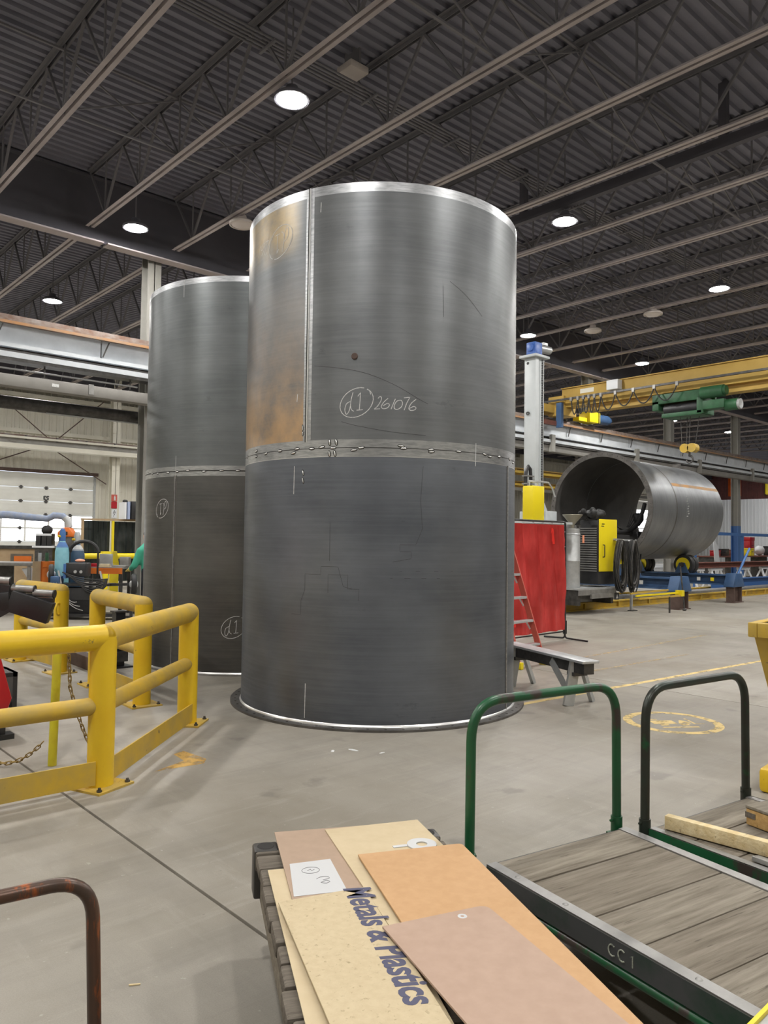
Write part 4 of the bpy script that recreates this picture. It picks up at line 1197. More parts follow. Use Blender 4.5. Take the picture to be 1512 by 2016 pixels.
sheet('backing_sheet', 'narrow cream sheet along the left side of the timber cart', 'sheet', rect((1.592, 2.379), -27.5, .36, 1.12), ZW + .004, .004, 'cream2', group=G)
sheet('hardboard_sheet', 'pinkish brown board at the back left of the timber cart', 'board', rect((1.805, 2.654), -28.2, .46, 1.0), ZW + .0085, .005, 'hardboard', group=G)
sheet('backing_sheet', 'plain cream sheet at the back right of the timber cart', 'sheet', rect((1.973, 2.535), -23.6, .405, 1.05), ZW + .014, .004, 'cream2', group=G)
p5 = sheet('backing_sheet', 'cream sheet printed with blue-grey lettering in the middle of the load', 'sheet',
           [(1.463, 2.122), (1.748, 2.026), (1.748 - .411 * 1.15, 2.026 - .911 * 1.15), (1.463 - .394 * 1.15, 2.122 - .919 * 1.15)], ZW + .0185, .005, 'cream', group=G)
paper = sheet('paper_note', 'white paper note with pencil marks on the brown board', 'paper', [(1.674, 2.359), (1.816, 2.299), (1.70, 2.055), (1.536, 2.137)], ZW + .0138, .0008, 'paper')
pm = MB()
def pstroke(pts): pm.tube([(x - 1.674, y - 2.359, .0012) for x, y in pts], .0011, 4)
pc = Vector((1.70, 2.265)); ex = Vector((.885, -.466)); ey = Vector((.466, .885))
pstroke([tuple(pc + ex * .032 * math.cos(a) + ey * .026 * math.sin(a)) for a in [k * 2 * PI / 24 for k in range(25)]])
pstroke([tuple(pc + ex * x + ey * y_) for x, y_ in ((-.012, -.002), (0, .008), (.004, -.004), (.014, .004))])
for off, st_ in ((-.075, bez([(-.01, .0), (.005, .012), (.03, .01), (.034, -.004), (.01, -.012)])), (-.105, bez([(.0, .0), (.02, .01), (.032, 0), (.018, -.01), (.004, -.004), (.0, .0)]))):
    pstroke([tuple(pc + ex * (x + .02) + ey * (y_ + off)) for x, y_ in st_])
obj('pencil_writing', pm, 'pencil', paper)
sheet('fibreboard_sheet', 'orange fibreboard sheet on the right of the load', 'board', rect((1.896, 2.233), -25.2, .418, 1.35), ZW + .0245, .006, 'orangeboard', {1: .02}, group=G)
tp = sheet('hardboard_sheet', 'pale brown board on top of the load, with a pale ring mark', 'board', rect((1.598, 1.763), -18.0, .366, 1.25), ZW + .0315, .006, 'hardboard2', {1: .035}, group=G)
obj('ring_mark', MB().lathe([(.006, .0062), (.011, .0066), (.015, .0062)], 20, Matrix.Translation((1.831 - 1.598, 1.648 - 1.763, 0))), 'paper', tp)
me = text_mesh('printed_lettering', 'Metals & Plastics', .105, .0002, .15, .0030, .98)
xw = max(v.co.x for v in me.vertices)
o = obj('printed_lettering', me, 'ink', p5, label='bold slanted lettering Metals and Plastics')
an = math.atan2(-.635, -.30)
o.location = (1.688 - 1.463, 2.062 - 2.122, .0054); o.rotation_euler = (0, 0, an); o.scale = (.69 / xw, .69 / xw * 1.22, 1)
t = thing('tape_roll', 'flat white paper roll ring on the cream sheet at the back', 'roll', (2.165, 2.165, ZW + .0185))
obj('ring', MB().lathe([(.022, 0), (.058, 0), (.058, .005), (.022, .005)], 40, closed=True), 'paper', t)
obj('loose_end', MB().box(-.115, -.045, .0, .02, 0, .002, Matrix.Rotation(rad(-24), 4, 'Z')), 'paper', t)

# handle of another cart at lower left
c3 = thing('platform_cart', 'cart whose worn orange-brown handle shows at lower left', 'cart', (.02, 2.02, 0), rad(-9))
obj('handle', MB().tube(fillet([(-.02, -.02, .26), (-.02, -.02, .80), (.745, -.02, .80), (.765, -.02, .26)], .10, 9), .0165, 18), 'orangetube', c3)
plank_deck(c3, -.05, .78, [-.05, -.25, -.45, -.65, -.85, -1.05, -1.25], .21, .26, ['deckwood', 'deckwood2'])
obj('side_rail', MB().box(-.06, -.05, -1.25, 0, .18, .262).box(.78, .79, -1.25, 0, .18, .262).box(-.06, .79, -.05, .0, .18, .26), 'rustbrown', c3)
for x, yk in ((.0, -.12), (.70, -.12), (.0, -1.15), (.70, -1.15)): caster(c3, x, yk, .205, .07)

# floor markings and litter
def floor_mark(name, label, mb, mat, z=.0012):
    o = obj(name, mb, mat, None, loc=(0, 0, z)); return tag(o, label, 'floor marking')
def strip(p0, p1, wd):
    p0 = Vector(p0); p1 = Vector(p1); d = (p1 - p0).normalized(); n = Vector((-d.y, d.x)) * wd / 2
    return MB().add([(*(p0 - n), 0), (*(p1 - n), 0), (*(p1 + n), 0), (*(p0 + n), 0)], [(0, 1, 2, 3)])
floor_mark('floor_line', 'worn yellow line painted on the floor right of the front tank', strip((6.15, 4.86), (12.2, 4.48), .075), 'linepaint')
floor_mark('floor_line', 'faint yellow line on the floor near the red curtain', strip((8.9, 6.25), (13.6, 6.46), .07), 'linefaint')
floor_mark('floor_line', 'short broken yellow dashes between the two floor lines', strip((8.2, 5.55), (11.0, 5.5), .06), 'linefaint')
em = MB().lathe([(.355, 0), (.435, 0)], 64, Matrix.Translation((6.72, 3.50, 0)))
fm = floor_mark('floor_emblem', 'round yellow painted emblem with a worn truck symbol on the floor', em, 'linepaint')
sy = MB()
eM = Matrix.Translation((6.72, 3.50, 0)) @ Matrix.Rotation(rad(-36), 4, 'Z')
for poly in ([(-.20, -.06), (.02, -.06), (.02, .07), (-.20, .07)], [(.03, -.06), (.15, -.06), (.15, .01), (.10, .09), (.03, .09)], [(-.26, .10), (-.10, .10), (-.10, .13), (-.26, .13)], [(.17, -.08), (.19, -.08), (.19, .14), (.17, .14)], [(.19, -.08), (.27, -.08), (.27, -.06), (.19, -.06)],
             [(-.16, -.12), (-.08, -.12), (-.08, -.07), (-.16, -.07)], [(.03, -.12), (.11, -.12), (.11, -.07), (.03, -.07)], [(-.18, -.20), (.16, -.20), (.16, -.165), (-.18, -.165)]):
    sy.add([tuple(eM @ Vector((x, y, 0))) for x, y in poly], [(0, 1, 2, 3)])
obj('truck_symbol', sy, 'linepaint', fm)
floor_mark('floor_arrow', 'worn orange arrow painted on the floor by the guard rail',
           MB().add([(2.44, 5.07, 0), (2.72, 5.18, 0), (2.74, 5.38, 0), (2.84, 5.42, 0), (2.87, 5.12, 0), (2.80, 5.03, 0)], [(0, 1, 5), (1, 2, 3), (1, 3, 4), (1, 4, 5)]), 'arrowpaint')
o = obj('splinter', MB().box(-.02, .02, -.003, .003, 0, .004), 'pine', None, loc=(1.25, 2.715, .001), rot=(0, 0, rad(-30)))
tag(o, 'small pale wood splinter on the floor at lower left', 'splinter')
for i, (x, y, s_) in enumerate(((3.86, 4.62, .05), (3.72, 4.70, .035), (3.98, 4.42, .03))):
    o = obj('chip', MB().ell((0, 0, .002), s_, s_ * .4, .003, 8, 4), 'chalk', None, loc=(x, y, 0), rot=(0, 0, random.uniform(0, 3)))
    tag(o, ['largest white chip on the floor before the front tank', 'middle white chip on the floor before the front tank', 'smallest white chip on the floor before the front tank'][i], 'chip', 'white chips on the floor')

# ================================================================== RIGHT BACKGROUND: WELDING STATION
# red welding curtain on a black frame
t = thing('welding_screen', 'translucent red welding curtain on a black tube frame right of the tank', 'screen', (8.55, 7.50, 0), rad(2.4))
LW = 2.38
obj('frame_tube', MB().tube(fillet([(0, 0, .07), (0, 0, 1.97), (LW, 0, 1.97), (LW, 0, .07)], .05, 4), .017, 10), 'blackpaint', t)
obj('bottom_tube', MB().cyl((0, 0, .14), (LW, 0, .14), .012, n=8), 'blackpaint', t)
vs = []; fs = []; nu, nv = 120, 14
for j in range(nv + 1):
    z = .17 + (1.92 - .17) * j / nv
    for i in range(nu + 1):
        x = .03 + (LW - .06) * i / nu
        q_ = i + .9 * (j - nv) * (1 if i > 60 else .6)
        y = -.012 + .022 * math.sin(q_ * .31 + 1.3) + .016 * math.sin(q_ * .53 + .4 * j) * math.sin(i * .071 + 1) + .012 * math.sin(q_ * .97 + 2.0) * math.sin(i * .11 + j * .2) + .006 * math.sin(q_ * 1.9 + j)
        vs.append((x, y, z))
fs = [(j * (nu + 1) + i, j * (nu + 1) + i + 1, (j + 1) * (nu + 1) + i + 1, (j + 1) * (nu + 1) + i) for j in range(nv) for i in range(nu)]
cu = obj('curtain', MB().add(vs, fs), 'redvinyl', t, sharp=180)
for k in range(9):
    obj('curtain_ring', MB().tube([(.1 + k * .27 + .02 * math.cos(a), .0, 1.955 + .03 * math.sin(a)) for a in [q * 2 * PI / 10 for q in range(10)]], .004, 5, True), 'galv', t)
    if k < 7: obj('side_tie', MB().box(LW - .03, LW + .022, -.008, .008, .3 + k * .25, .312 + k * .25), 'chalk', t)
for px, pz0, pz1, py in ((LW - .52, 1.60, 1.86, .012), (LW - .20, .98, 1.18, .012), (.95, .3, .42, .012)):
    obj('repair_patch', MB().box(px, px + .24, py, py + .002, pz0, pz1), mk('red_patch', (.80, .03, .02), rough=.4), t)
for x in (0, LW):
    obj('foot', MB().tube(fillet([(x, 0, .20), (x, 0, .03), (x + .02, -.42, .015)], .06, 4), .015, 8).tube(fillet([(x, 0, .20), (x, 0, .03), (x + .02, .42, .015)], .06, 4), .015, 8), 'blackpaint', t)
    obj('foot_sleeve', MB().box(x - .024, x + .024, -.024, .024, .1, .32), 'blackpaint', t)

# red fibreglass step ladder behind the front tank edge
t = thing('step_ladder', 'red fibreglass step ladder with yellow feet between tank and red curtain', 'ladder', (7.91, 6.19, 0), rad(4))
HL = 2.35; WB = .58
def lrail(x0, y0, x1, y1, z1, wd=.075, mat='ladderred'):
    return MB().bar((x0, y0, .0), (x1, y1, z1), .028, wd)
for x0, x1 in ((0, .13), (WB, WB - .13)):
    r_ = obj('front_rail', lrail(x0, 0, x1, .74, HL), 'ladderred', t)
    obj('rubber_foot', MB().box(x0 - .03, x0 + .03, -.05, .06, 0, .09), 'yellowbright', r_, bevel=.008)
    r2 = obj('rear_rail', lrail(x0, 1.50, x1, .82, HL), 'ladderred', t)
    obj('rubber_foot', MB().box(x0 - .03, x0 + .03, 1.45, 1.55, 0, .09), 'yellowbright', r2, bevel=.008)
for k in range(1, 8):
    z = .305 * k - .02; q = z / HL
    st_ = obj('step', MB().box(.13 * q + .015, WB - .13 * q - .015, .74 * q - .05, .74 * q + .05, z - .03, z), 'alu', t, bevel=.004)
    for s_, xx in ((1, .13 * q + .02), (-1, WB - .13 * q - .02)):
        obj('step_brace', MB().bar((xx, .74 * q, z - .13), (xx + s_ * .10, .74 * q, z - .02), .012, .02), 'alu', st_)
obj('top_cap', MB().box(.10, WB - .10, .68, .88, HL - .02, HL + .03), 'ladderred', t, bevel=.01)
for z in (.6, 1.3, 1.9):
    q = z / HL
    obj('rear_brace', MB().bar((.13 * q, 1.50 - .68 * q, z), (WB - .13 * q, 1.50 - .68 * q, z), .02, .03), 'alu', t)

# low aluminium-topped trestle beam
t = thing('trestle_beam', 'low grey trestle beam with bright top beside the front tank', 'trestle', (6.60, 4.32, 0), rad(-19))
obj('top_plank', MB().box(-.10, .10, -.05, 1.45, .445, .470), 'alu', t, bevel=.003)
obj('side_beam', MB().box(-.06, .06, -.02, 1.45, .335, .444), 'darksteel', t)
for y in (.16, 1.22):
    obj('leg', MB().bar((-.03, y, .44), (-.10, y + .02, .0), .05, .10), 'galv', t)
    obj('leg', MB().bar((.03, y, .44), (.26, y + .10, .0), .04, .05), 'galv', t)
    obj('brace', MB().bar((-.065, y + .36, .40), (-.085, y + .03, .12), .012, .085), 'galv', t)
    obj('cross_plate', MB().box(-.08, .08, y - .05, y + .07, .30, .335), 'darksteel', t)

# track rails
for y, lb in ((10.62, 'front yellow floor rail of the welding track'), (12.15, 'rear yellow floor rail of the welding track')):
    t = thing('track_rail', lb, 'rail', (0, y, 0))
    obj('rail_beam', MB().box(9.0, 38.0, -.07, .07, .0, .03).box(9.0, 38.0, -.012, .012, .03, .16).box(9.0, 38.0, -.06, .06, .16, .19), 'yellowdusty', t)
    for k in range(18):
        obj('rail_stiffener', MB().box(10 + k * 1.5, 10.05 + k * 1.5, -.065, .065, .03, .16), 'yellowdusty', t)
t = thing('track_curb', 'low grey steel curb between the two yellow floor rails', 'curb', (0, 11.35, 0))
obj('channel', MB().box(9.2, 30, -.25, .25, 0, .20), 'greysteel', t, bevel=.01)

# column-and-boom manipulator
cb = thing('welding_manipulator', 'tall pale grey welding mast with blue gearbox on top', 'manipulator', (14.55, 11.0, 0))
obj('carriage', MB().box(-1.2, 2.1, -.55, 1.2, .22, .50), 'greysteel', cb, bevel=.015)
for x in (-1.0, 1.8):
    for y in (-.38, 1.15):
        obj('carriage_wheel', MB().cyl((x, y - .05, .268), (x, y + .05, .268), .075, n=18), 'darksteel', cb)
obj('pedestal', MB().box(-.42, .42, -.40, .40, .50, 2.0), 'mast', cb, bevel=.02)
obj('base_plate', MB().box(-.55, .62, -.50, .50, 2.0, 2.07), 'mast', cb)
m_ = obj('mast_column', MB().box(-.17, -.02, -.16, .16, 2.07, 5.92).box(-.02, .03, -.11, .11, 2.07, 5.92).box(.03, .18, -.14, .14, 2.07, 5.92), 'mast', cb, bevel=.008)
rk = MB()
for k in range(96): rk.box(.085, .115, -.165, -.14, 2.12 + k * .0395, 2.14 + k * .0395)
obj('gear_rack', rk, 'blackpaint', m_, kind='stuff')
obj('guide_rail', MB().box(.135, .155, -.16, -.14, 2.07, 5.9), 'galv', m_)
obj('gusset', MB().prism([(.18, 2.07), (.50, 2.07), (.18, 2.55)], -.02, .02, Matrix(((1, 0, 0, 0), (0, 0, 1, -.15), (0, 1, 0, 0), (0, 0, 0, 1)))), 'mast', cb)
obj('head_plate', MB().box(-.27, .27, -.24, .24, 5.92, 5.98), 'mast', cb, bevel=.006)
gb = obj('gearbox', MB().box(-.15, .13, -.13, .13, 5.98, 6.30).cyl((-.15, 0, 6.17), (-.19, 0, 6.17), .10, n=16), 'motorblue', cb, bevel=.02)
obj('motor', MB().cyl((.13, -.02, 6.19), (.50, -.06, 6.19), .095, n=18).box(.22, .38, -.10, .04, 6.28, 6.34), 'galv', gb)
obj('lift_hole', MB().cyl((-.172, .06, 5.80), (-.17, .06, 5.80), .035, n=16), 'black', m_)
obj('eye_bolt', MB().tube([(-.19, .04 + .045 * math.cos(a), 4.62 + .03 * math.sin(a)) for a in [k * 2 * PI / 10 for k in range(10)]], .012, 6, True), 'darksteel', m_)
# cable chain and yellow feeder cabinet on the left of the mast
cc = obj('cable_carrier', MB().tube([(-.46, -.12, 2.1 + .08 * k) for k in range(14)] + [(-.43, -.12, 3.28), (-.36, -.12, 3.36), (-.29, -.12, 3.30), (-.27, -.12, 3.1), (-.27, -.12, 2.3)], .045, 6), 'blackpaint', cb)
for k in range(5): obj('carrier_link', MB().box(-.52, -.21, -.18, -.06, 2.4 + k * .18, 2.43 + k * .18), 'greysteel', cc)
fc = obj('feeder_cabinet', MB().box(-1.22, -.80, -.90, -.62, 2.08, 2.84), 'yellowbright', cb, bevel=.025)
obj('cabinet_handle', MB().tube(fillet([(-1.15, -.76, 2.84), (-1.15, -.76, 2.93), (-.87, -.76, 2.93), (-.87, -.76, 2.84)], .03, 4), .014, 8), 'galv', fc)
obj('cabinet_shelf', MB().box(-1.30, .1, -1.0, -.35, 2.03, 2.08), 'mast', cb)
obj('crank_lever', MB().tube([(-1.0, -.6, 2.97), (-.25, -.6, 2.97), (-.10, -.6, 2.84), (.0, -.6, 2.66)], .018, 8), 'galv', cb)
# boom into the lying tank
bm_ = obj('boom', MB().box(-.2, 4.75, .05, .27, 1.86, 2.06), 'greysteel', cb, bevel=.01)
obj('boom_carriage', MB().box(.05, .50, -.30, .45, 1.65, 2.35), 'mast', cb, bevel=.015)
obj('welding_head', MB().box(4.45, 4.75, -.12, .14, 1.48, 1.95).box(4.55, 4.95, -.05, .10, 1.60, 1.80).cyl((4.6, 0, 1.2), (4.6, 0, 1.5), .03, n=10), 'blackpaint', bm_, bevel=.01)
obj('flux_hopper', MB().lathe([(.03, 2.10), (.14, 2.25), (.15, 2.40), (.10, 2.46)], 16, Matrix.Translation((4.75, .05, 0))), 'blackpaint', bm_)
hs = [(2.2, -.55, 1.98), (2.8, -.40, 1.92), (3.4, -.20, 1.92), (4.0, -.05, 1.98), (4.4, 0, 2.15), (4.72, .05, 2.50), (4.85, .05, 2.72)]
obj('hose', MB().tube([Vector(p) for p in bez([(p[0], p[2]) for p in hs], 5) and [(a[0], -.3 + .08 * (a[0] - 2.2), a[1]) for a in bez([(p[0], p[2]) for p in hs], 5)]], .055, 10), 'black', bm_)
for k in range(5):
    obj('cable', MB().tube(catenary((3.6 + .1 * k, .0 + .05 * k, 2.06), (4.6, .04 * k, 2.15 + .1 * k), .12 + .05 * k, 10), .014, 6), 'black', bm_)
obj('drop_cable', MB().tube(bez([(4.6, 1.5), (4.62, 1.25), (4.50, .95), (4.35, .75)], 5) and [(a[0], -.1, a[1]) for a in bez([(4.6, 1.5), (4.62, 1.25), (4.50, 1.02), (4.30, .86)], 5)], .022, 8), 'black', bm_)

# service platform in front of the mast, with flux drum, welding power source and coiled leads
sp_ = thing('service_platform', 'small grey steel platform carrying the drum and yellow power source', 'platform', (15.8, 10.25, 0))
obj('deck', MB().box(-1.05, .62, -.36, .34, .56, .60), 'galv', sp_)
obj('skirt', MB().box(-1.05, .50, -.36, -.34, .44, .56).box(-.6, .55, -.40, -.36, .36, .46), 'greysteel', sp_)
obj('support', MB().box(-1.0, -.9, -.3, .2, .21, .56).box(.35, .45, -.3, .2, .21, .56), 'darksteel', sp_)
obj('caution_plate', MB().box(.34, .52, -.415, -.40, .30, .46), 'blackpaint', sp_)
obj('warning_triangle', MB().add([(.38, -.418, .33), (.48, -.418, .33), (.43, -.418, .43)], [(0, 1, 2)]), 'chalk', sp_)
t = thing('flux_drum', 'pale grey flux drum with funnel beside the yellow power source', 'drum', (15.02, 10.25, .602))
obj('body', MB().lathe([(0, 0), (.165, 0), (.17, .02), (.17, .60), (.177, .61), (.17, .62), (.17, 1.22), (.155, 1.28), (.16, 1.30), (.16, 1.34), (0, 1.36)], 32), 'galv', t)
obj('lid_ring', MB().lathe([(.168, 1.20), (.182, 1.215), (.168, 1.23)], 32), 'alu', t)
obj('funnel', MB().lathe([(.04, 1.36), (.05, 1.44), (.23, 1.66), (.225, 1.67), (.04, 1.45)], 28), mk('dull_brass_funnel', (.30, .28, .22), rough=.5, metal=.4), t)
obj('valve', MB().cyl((.1, -.08, 1.36), (.1, -.08, 1.44), .03, n=10).cyl((.02, -.10, 1.41), (.2, -.10, 1.41), .014, n=8), 'darksteel', t)
obj('orange_tag', MB().box(.12, .19, -.19, -.185, 1.02, 1.20), mk('salmon_tag', (.85, .32, .18), rough=.7), t)
t = thing('welding_power_source', 'black and yellow welding power source with louvred side', 'welder', (15.93, 10.16, .602), rad(-3))
obj('case', MB().box(-.30, .42, -.22, .30, .06, 1.56), 'blackpaint', t, bevel=.02)
fp = obj('front_panel', MB().box(-.29, .41, -.245, -.22, .36, 1.58), 'yellowbright', t, bevel=.015)
for k in range(19): obj('louvre', MB().box(-.32, -.30, -.18, .27, .36 + k * .055, .388 + k * .055), 'greysteel', t)
obj('logo_mark', MB().box(-.20, -.09, -.248, -.245, 1.46, 1.48).box(-.22, -.11, -.248, -.245, 1.41, 1.43), 'blackpaint', fp)
obj('handle_bar', MB().tube(fillet([(-.16, -.25, .98), (-.16, -.30, .98), (-.16, -.30, .70), (-.16, -.25, .70)], .03, 4), .012, 8), 'blackpaint', fp)
t = thing('black_tarp', 'crumpled black cloth heaped on top of the power source', 'cloth', (15.84, 10.20, 2.23))
mb = MB()
for k in range(30): mb.ell((random.uniform(-.40, .22), random.uniform(-.2, .2), random.uniform(.04, .10)), random.uniform(.05, .13), random.uniform(.03, .10), random.uniform(.03, .10), 10, 6, Matrix.Rotation(random.uniform(-.35, .35), 4, 'Y'))
cl = obj('cloth', mb, 'black', t, sharp=180)
md = cl.modifiers.new('merge', 'REMESH'); md.mode = 'VOXEL'; md.voxel_size = .025; md.use_smooth_shade = True
def coil(name, label, x, y, z, h, wd, n):
    t = thing(name, label, 'cable coil', (x, y, z))
    for k in range(n):
        a_ = wd * random.uniform(.75, 1.05); hh = h * random.uniform(.86, 1.06); dy = random.uniform(-.06, .06); dx = random.uniform(-.04, .04)
        pts = [(dx + a_ / 2 * math.sin(q) * (1 - .35 * max(0, math.cos(q))), dy + .015 * math.sin(2 * q + k), hh / 2 * math.cos(q) - hh / 2 + .04) for q in [i * 2 * PI / 22 for i in range(22)]]
        obj('cable_loop', MB().tube(pts, .016, 6, True), 'black' if k % 3 else 'darksteel', t)
    obj('hanger_hook', MB().tube([(0, .13, .03), (0, 0, .02), (0, -.08, .05)], .016, 6), 'galv', t)
coil('cable_coil', 'coil of black welding leads hanging over the yellow front', 16.20, 9.72, 1.66, 1.20, .44, 14)
coil('cable_coil', 'second coil of black leads nearest the lying tank', 16.74, 9.72, 1.66, 1.20, .40, 14)
t = thing('coil_rack', 'pale bracket holding the coils of welding leads', 'bracket', (16.86, 9.88, 0))
obj('arm', MB().bar((-.70, 0, 1.72), (.10, .0, 1.70), .04, .04), 'galv', t)
obj('upright', MB().box(.06, .11, -.02, .03, .02, 1.7), 'galv', t)
obj('foot', MB().box(-.02, .2, -.1, .04, .0, .02), 'darksteel', t)
t = thing('yellow_gangway', 'yellow-edged dark pole bundle lying beside the roller stand', 'pole', (16.3, 9.42, 0), rad(-2))
obj('pole', MB().bar((-.1, -.1, .42), (1.35, -.35, .46), .04, .04), 'yellowbright', t)
obj('pole', MB().bar((-.1, .05, .46), (1.2, -.15, .52), .035, .035), 'yellowdusty', t)
obj('pole', MB().bar((-.1, -.18, .36), (1.4, -.42, .40), .04, .04), 'yellowdusty', t)
obj('end_block', MB().box(1.30, 1.42, -.45, -.28, .38, .52), 'yellowbright', t)
obj('rest', MB().bar((.9, -.36, .38), (.9, -.36, 0), .03, .03), 'darksteel', t)

# tank turning rolls
def turning_roll(label, x):
    t = thing('tank_roller_stand', label, 'roller stand', (x, 9.4 + (x - 18.1) * .052, 0))
    obj('cross_beam', MB().box(-.16, .16, 0, 4.2, .48, .52).box(-.16, .16, 0, 4.2, .74, .78).box(-.02, .02, 0, 4.2, .52, .74), 'blue', t)
    for y in (0, 4.2):
        p = obj('pedestal', MB().box(-.30, .34, y - .13, y + .13, .0, .02).box(-.24, -.21, y - .12, y + .12, .02, .44).box(.21, .24, y - .12, y + .12, .02, .44).box(-.22, .22, y - .02, y + .02, .02, .44), 'rustbrown', t)
        obj('end_bracket', MB().prism([(-.36, .0), (.36, .0), (.36, .04), (.30, .16), (.20, .38), (-.20, .38), (-.30, .16), (-.36, .04)], y - .14, y + .14, Matrix(((1, 0, 0, 0), (0, 0, 1, 0), (0, 1, 0, .44), (0, 0, 0, 1)))), 'blue', t, bevel=.01)
    for y in (1.41, 2.79):
        for xa in (-.27, .24):
            obj('roller_bracket', MB().prism([(y - .22, 0), (y + .22, 0), (y + .08, .30), (y - .08, .30)], xa, xa + .03, Matrix(((0, 0, 1, 0), (1, 0, 0, 0), (0, 1, 0, .78), (0, 0, 0, 1)))), 'blue', t)
        wz = 1.02
        rr = .295
        for a, b in ((-.20, -.02), (.02, .20)):
            wl = obj('roller_tyre', MB().cyl((a, y, wz), (b, y, wz), rr, n=32), 'black', t, bevel=.012)
        obj('roller_hub', MB().cyl((-.212, y, wz), (-.198, y, wz), rr * .72, n=28), 'yellowbright', t)
        obj('axle', MB().cyl((-.29, y, wz), (.29, y, wz), .07, n=16), 'darksteel', t)
    obj('rating_plate', MB().box(-.168, -.16, .9, 1.0, .58, .68), 'chalk', t)
    return t
r1 = turning_roll('blue roller stand under the open near end of the lying tank', 18.42)
r2 = turning_roll('blue roller stand under the far end of the lying tank', 21.95)
obj('yellow_label', MB().box(-.165, -.16, .50, .60, .58, .68), 'yellowbright', r2)
obj('brace_tube', MB().cyl((.3, .1, .62), (1.75, .3, 1.52), .035, n=12), 'brightblue', r2)
t = thing('pry_bar', 'dark steel bar leaning on the near roller stand pedestal', 'bar', (18.10, 9.12, 0))
obj('bar', MB().cyl((0, 0, .02), (.02, .12, 1.08), .018, n=10), 'darksteel', t)
obj('foot', MB().ell((0, 0, .03), .07, .05, .03, 10, 6), 'darksteel', t)

# right-hand clutter beyond the tank: trestles, red-oxide beam, blue frames, red and white goods
t = thing('steel_beam', 'red-oxide steel beam lying on white trestles at right', 'beam', (0, 12.6, 0))
obj('beam', i_beam(MB(), (25.2, 0, .80), (33.5, 0, .80), .20, .22, .03, .04), 'rustred', t)
for i, x in enumerate((25.9, 27.3, 29.6, 31.6)):
    t = thing('white_trestle', ['leftmost white trestle under the red-oxide beam', 'second white trestle under the red-oxide beam', 'third white trestle under the red-oxide beam', 'rightmost white trestle under the red-oxide beam'][i], 'trestle', (x, 12.6, 0), 0, 'white trestles')
    obj('top_bar', MB().box(-.45, .45, -.06, .06, .70, .80), 'claddingwhite', t)
    for sx in (-1, 1):
        for sy in (-1, 1): obj('leg', MB().bar((sx * .35, 0, .74), (sx * .50, sy * .3, 0), .06, .06), 'claddingwhite', t)
t = thing('blue_frame', 'long bright blue horizontal tube frame right of the lying tank', 'frame', (0, 14.0, 0))
obj('top_tube', MB().box(28.5, 37, -.05, .05, 2.0, 2.12), 'brightblue', t)
for x in (28.6, 32.8, 36.9): obj('leg', MB().box(x - .05, x + .05, -.05, .05, 0, 2.0), 'brightblue', t)
t = thing('blue_beam', 'blue painted beam on the floor behind the far roller stand', 'beam', (0, 11.9, 0))
obj('beam', i_beam(MB(), (25.5, 0, .12), (34, 0, .12), .34, .2, .03, .05), 'brightblue', t)
obj('sleeper', MB().box(26, 26.3, -.2, .2, 0, .12).box(32, 32.3, -.2, .2, 0, .12), 'rustbrown', t)
bench = thing('work_table', 'red-oxide topped work table cluttered with parts at far right', 'table', (38.6, 16.9, 0))
obj('top', MB().box(-3.0, 6.5, -.5, .5, 1.02, 1.08), 'rustred', bench)
for x in (-2.8, 0, 3, 6.3): obj('leg', MB().box(x - .06, x + .06, -.4, .4, 0, 1.02), 'darksteel', bench)
for i, (nm, x, wx, hz, mat, lb) in enumerate([('tool_chest', 33.4, .55, .95, 'red', 'red tool chest on the far right table'), ('gas_tank', 32.5, .28, .7, 'orange', 'orange upright canister left of the red chest'), ('yellow_case', 32.6, .40, .38, 'yellowbright', 'small yellow case in front of the orange canister'),
                                          ('white_sack', 34.7, .6, .5, 'claddingwhite', 'white sack on the far right table'), ('black_case', 30.3, .8, .34, 'blackpaint', 'black case at the left of the far table'), ('red_case', 29.6, .4, .26, 'red', 'small red case left of the black case'), ('wood_crate', 31.4, .5, .3, 'rustred', 'brown crate in the middle of the far table'), ('dark_bin', 36.0, .7, .5, 'blackpaint', 'dark bin at the right end of the far table')]):
    y = 16.9 + (-.28 if nm == 'yellow_case' else .05)
    q = thing(nm, lb, nm.split('_')[-1], (x + 7.1, y, 1.081))
    if nm == 'gas_tank':
        obj('body', MB().lathe([(0, 0), (.14, 0), (.14, .55), (.10, .64), (.04, .68), (.04, .74), (0, .74)], 20), mat, q)
        obj('valve', MB().cyl((0, 0, .74), (0, 0, .80), .03, n=8), 'darksteel', q)
    elif nm == 'white_sack':
        obj('body', MB().ell((0, 0, .26), .34, .24, .26, 16, 10), mat, q); obj('tied_neck', MB().lathe([(.10, .42), (.04, .47), (.09, .56)], 12), mat, q)
    else:
        obj('body', MB().box(-wx / 2, wx / 2, -.18, .18, 0, hz * .8), mat, q, bevel=.02)
        obj('lid', MB().box(-wx / 2 - .01, wx / 2 + .01, -.19, .19, hz * .8, hz), mat, q, bevel=.015)
        obj('handle', MB().tube(fillet([(-.1, -.19, hz * .55), (-.1, -.23, hz * .55), (.1, -.23, hz * .55), (.1, -.19, hz * .55)], .02, 3), .012, 6), 'darksteel', q)
t = thing('fallen_sheet', 'tilted white sheet leaning near the far column base', 'sheet', (33.9, 15.4, 0), rad(10))
obj('sheet', MB().bar((-.4, 0, .0), (.3, .3, 1.7), .9, .02, (0, 1, 0)), 'claddingwhite', t)
t = thing('orange_strip_curtain', 'glowing orange strip curtain high on the far right wall', 'curtain', (69.86, 31.5, 6.0))
for k in range(3): obj('strip', MB().box(0, .02, -1.6 + k * .4, -1.24 + k * .4, 0, 2.4), curtain_mat('orange_vinyl', (.8, .16, .02), .1), t)
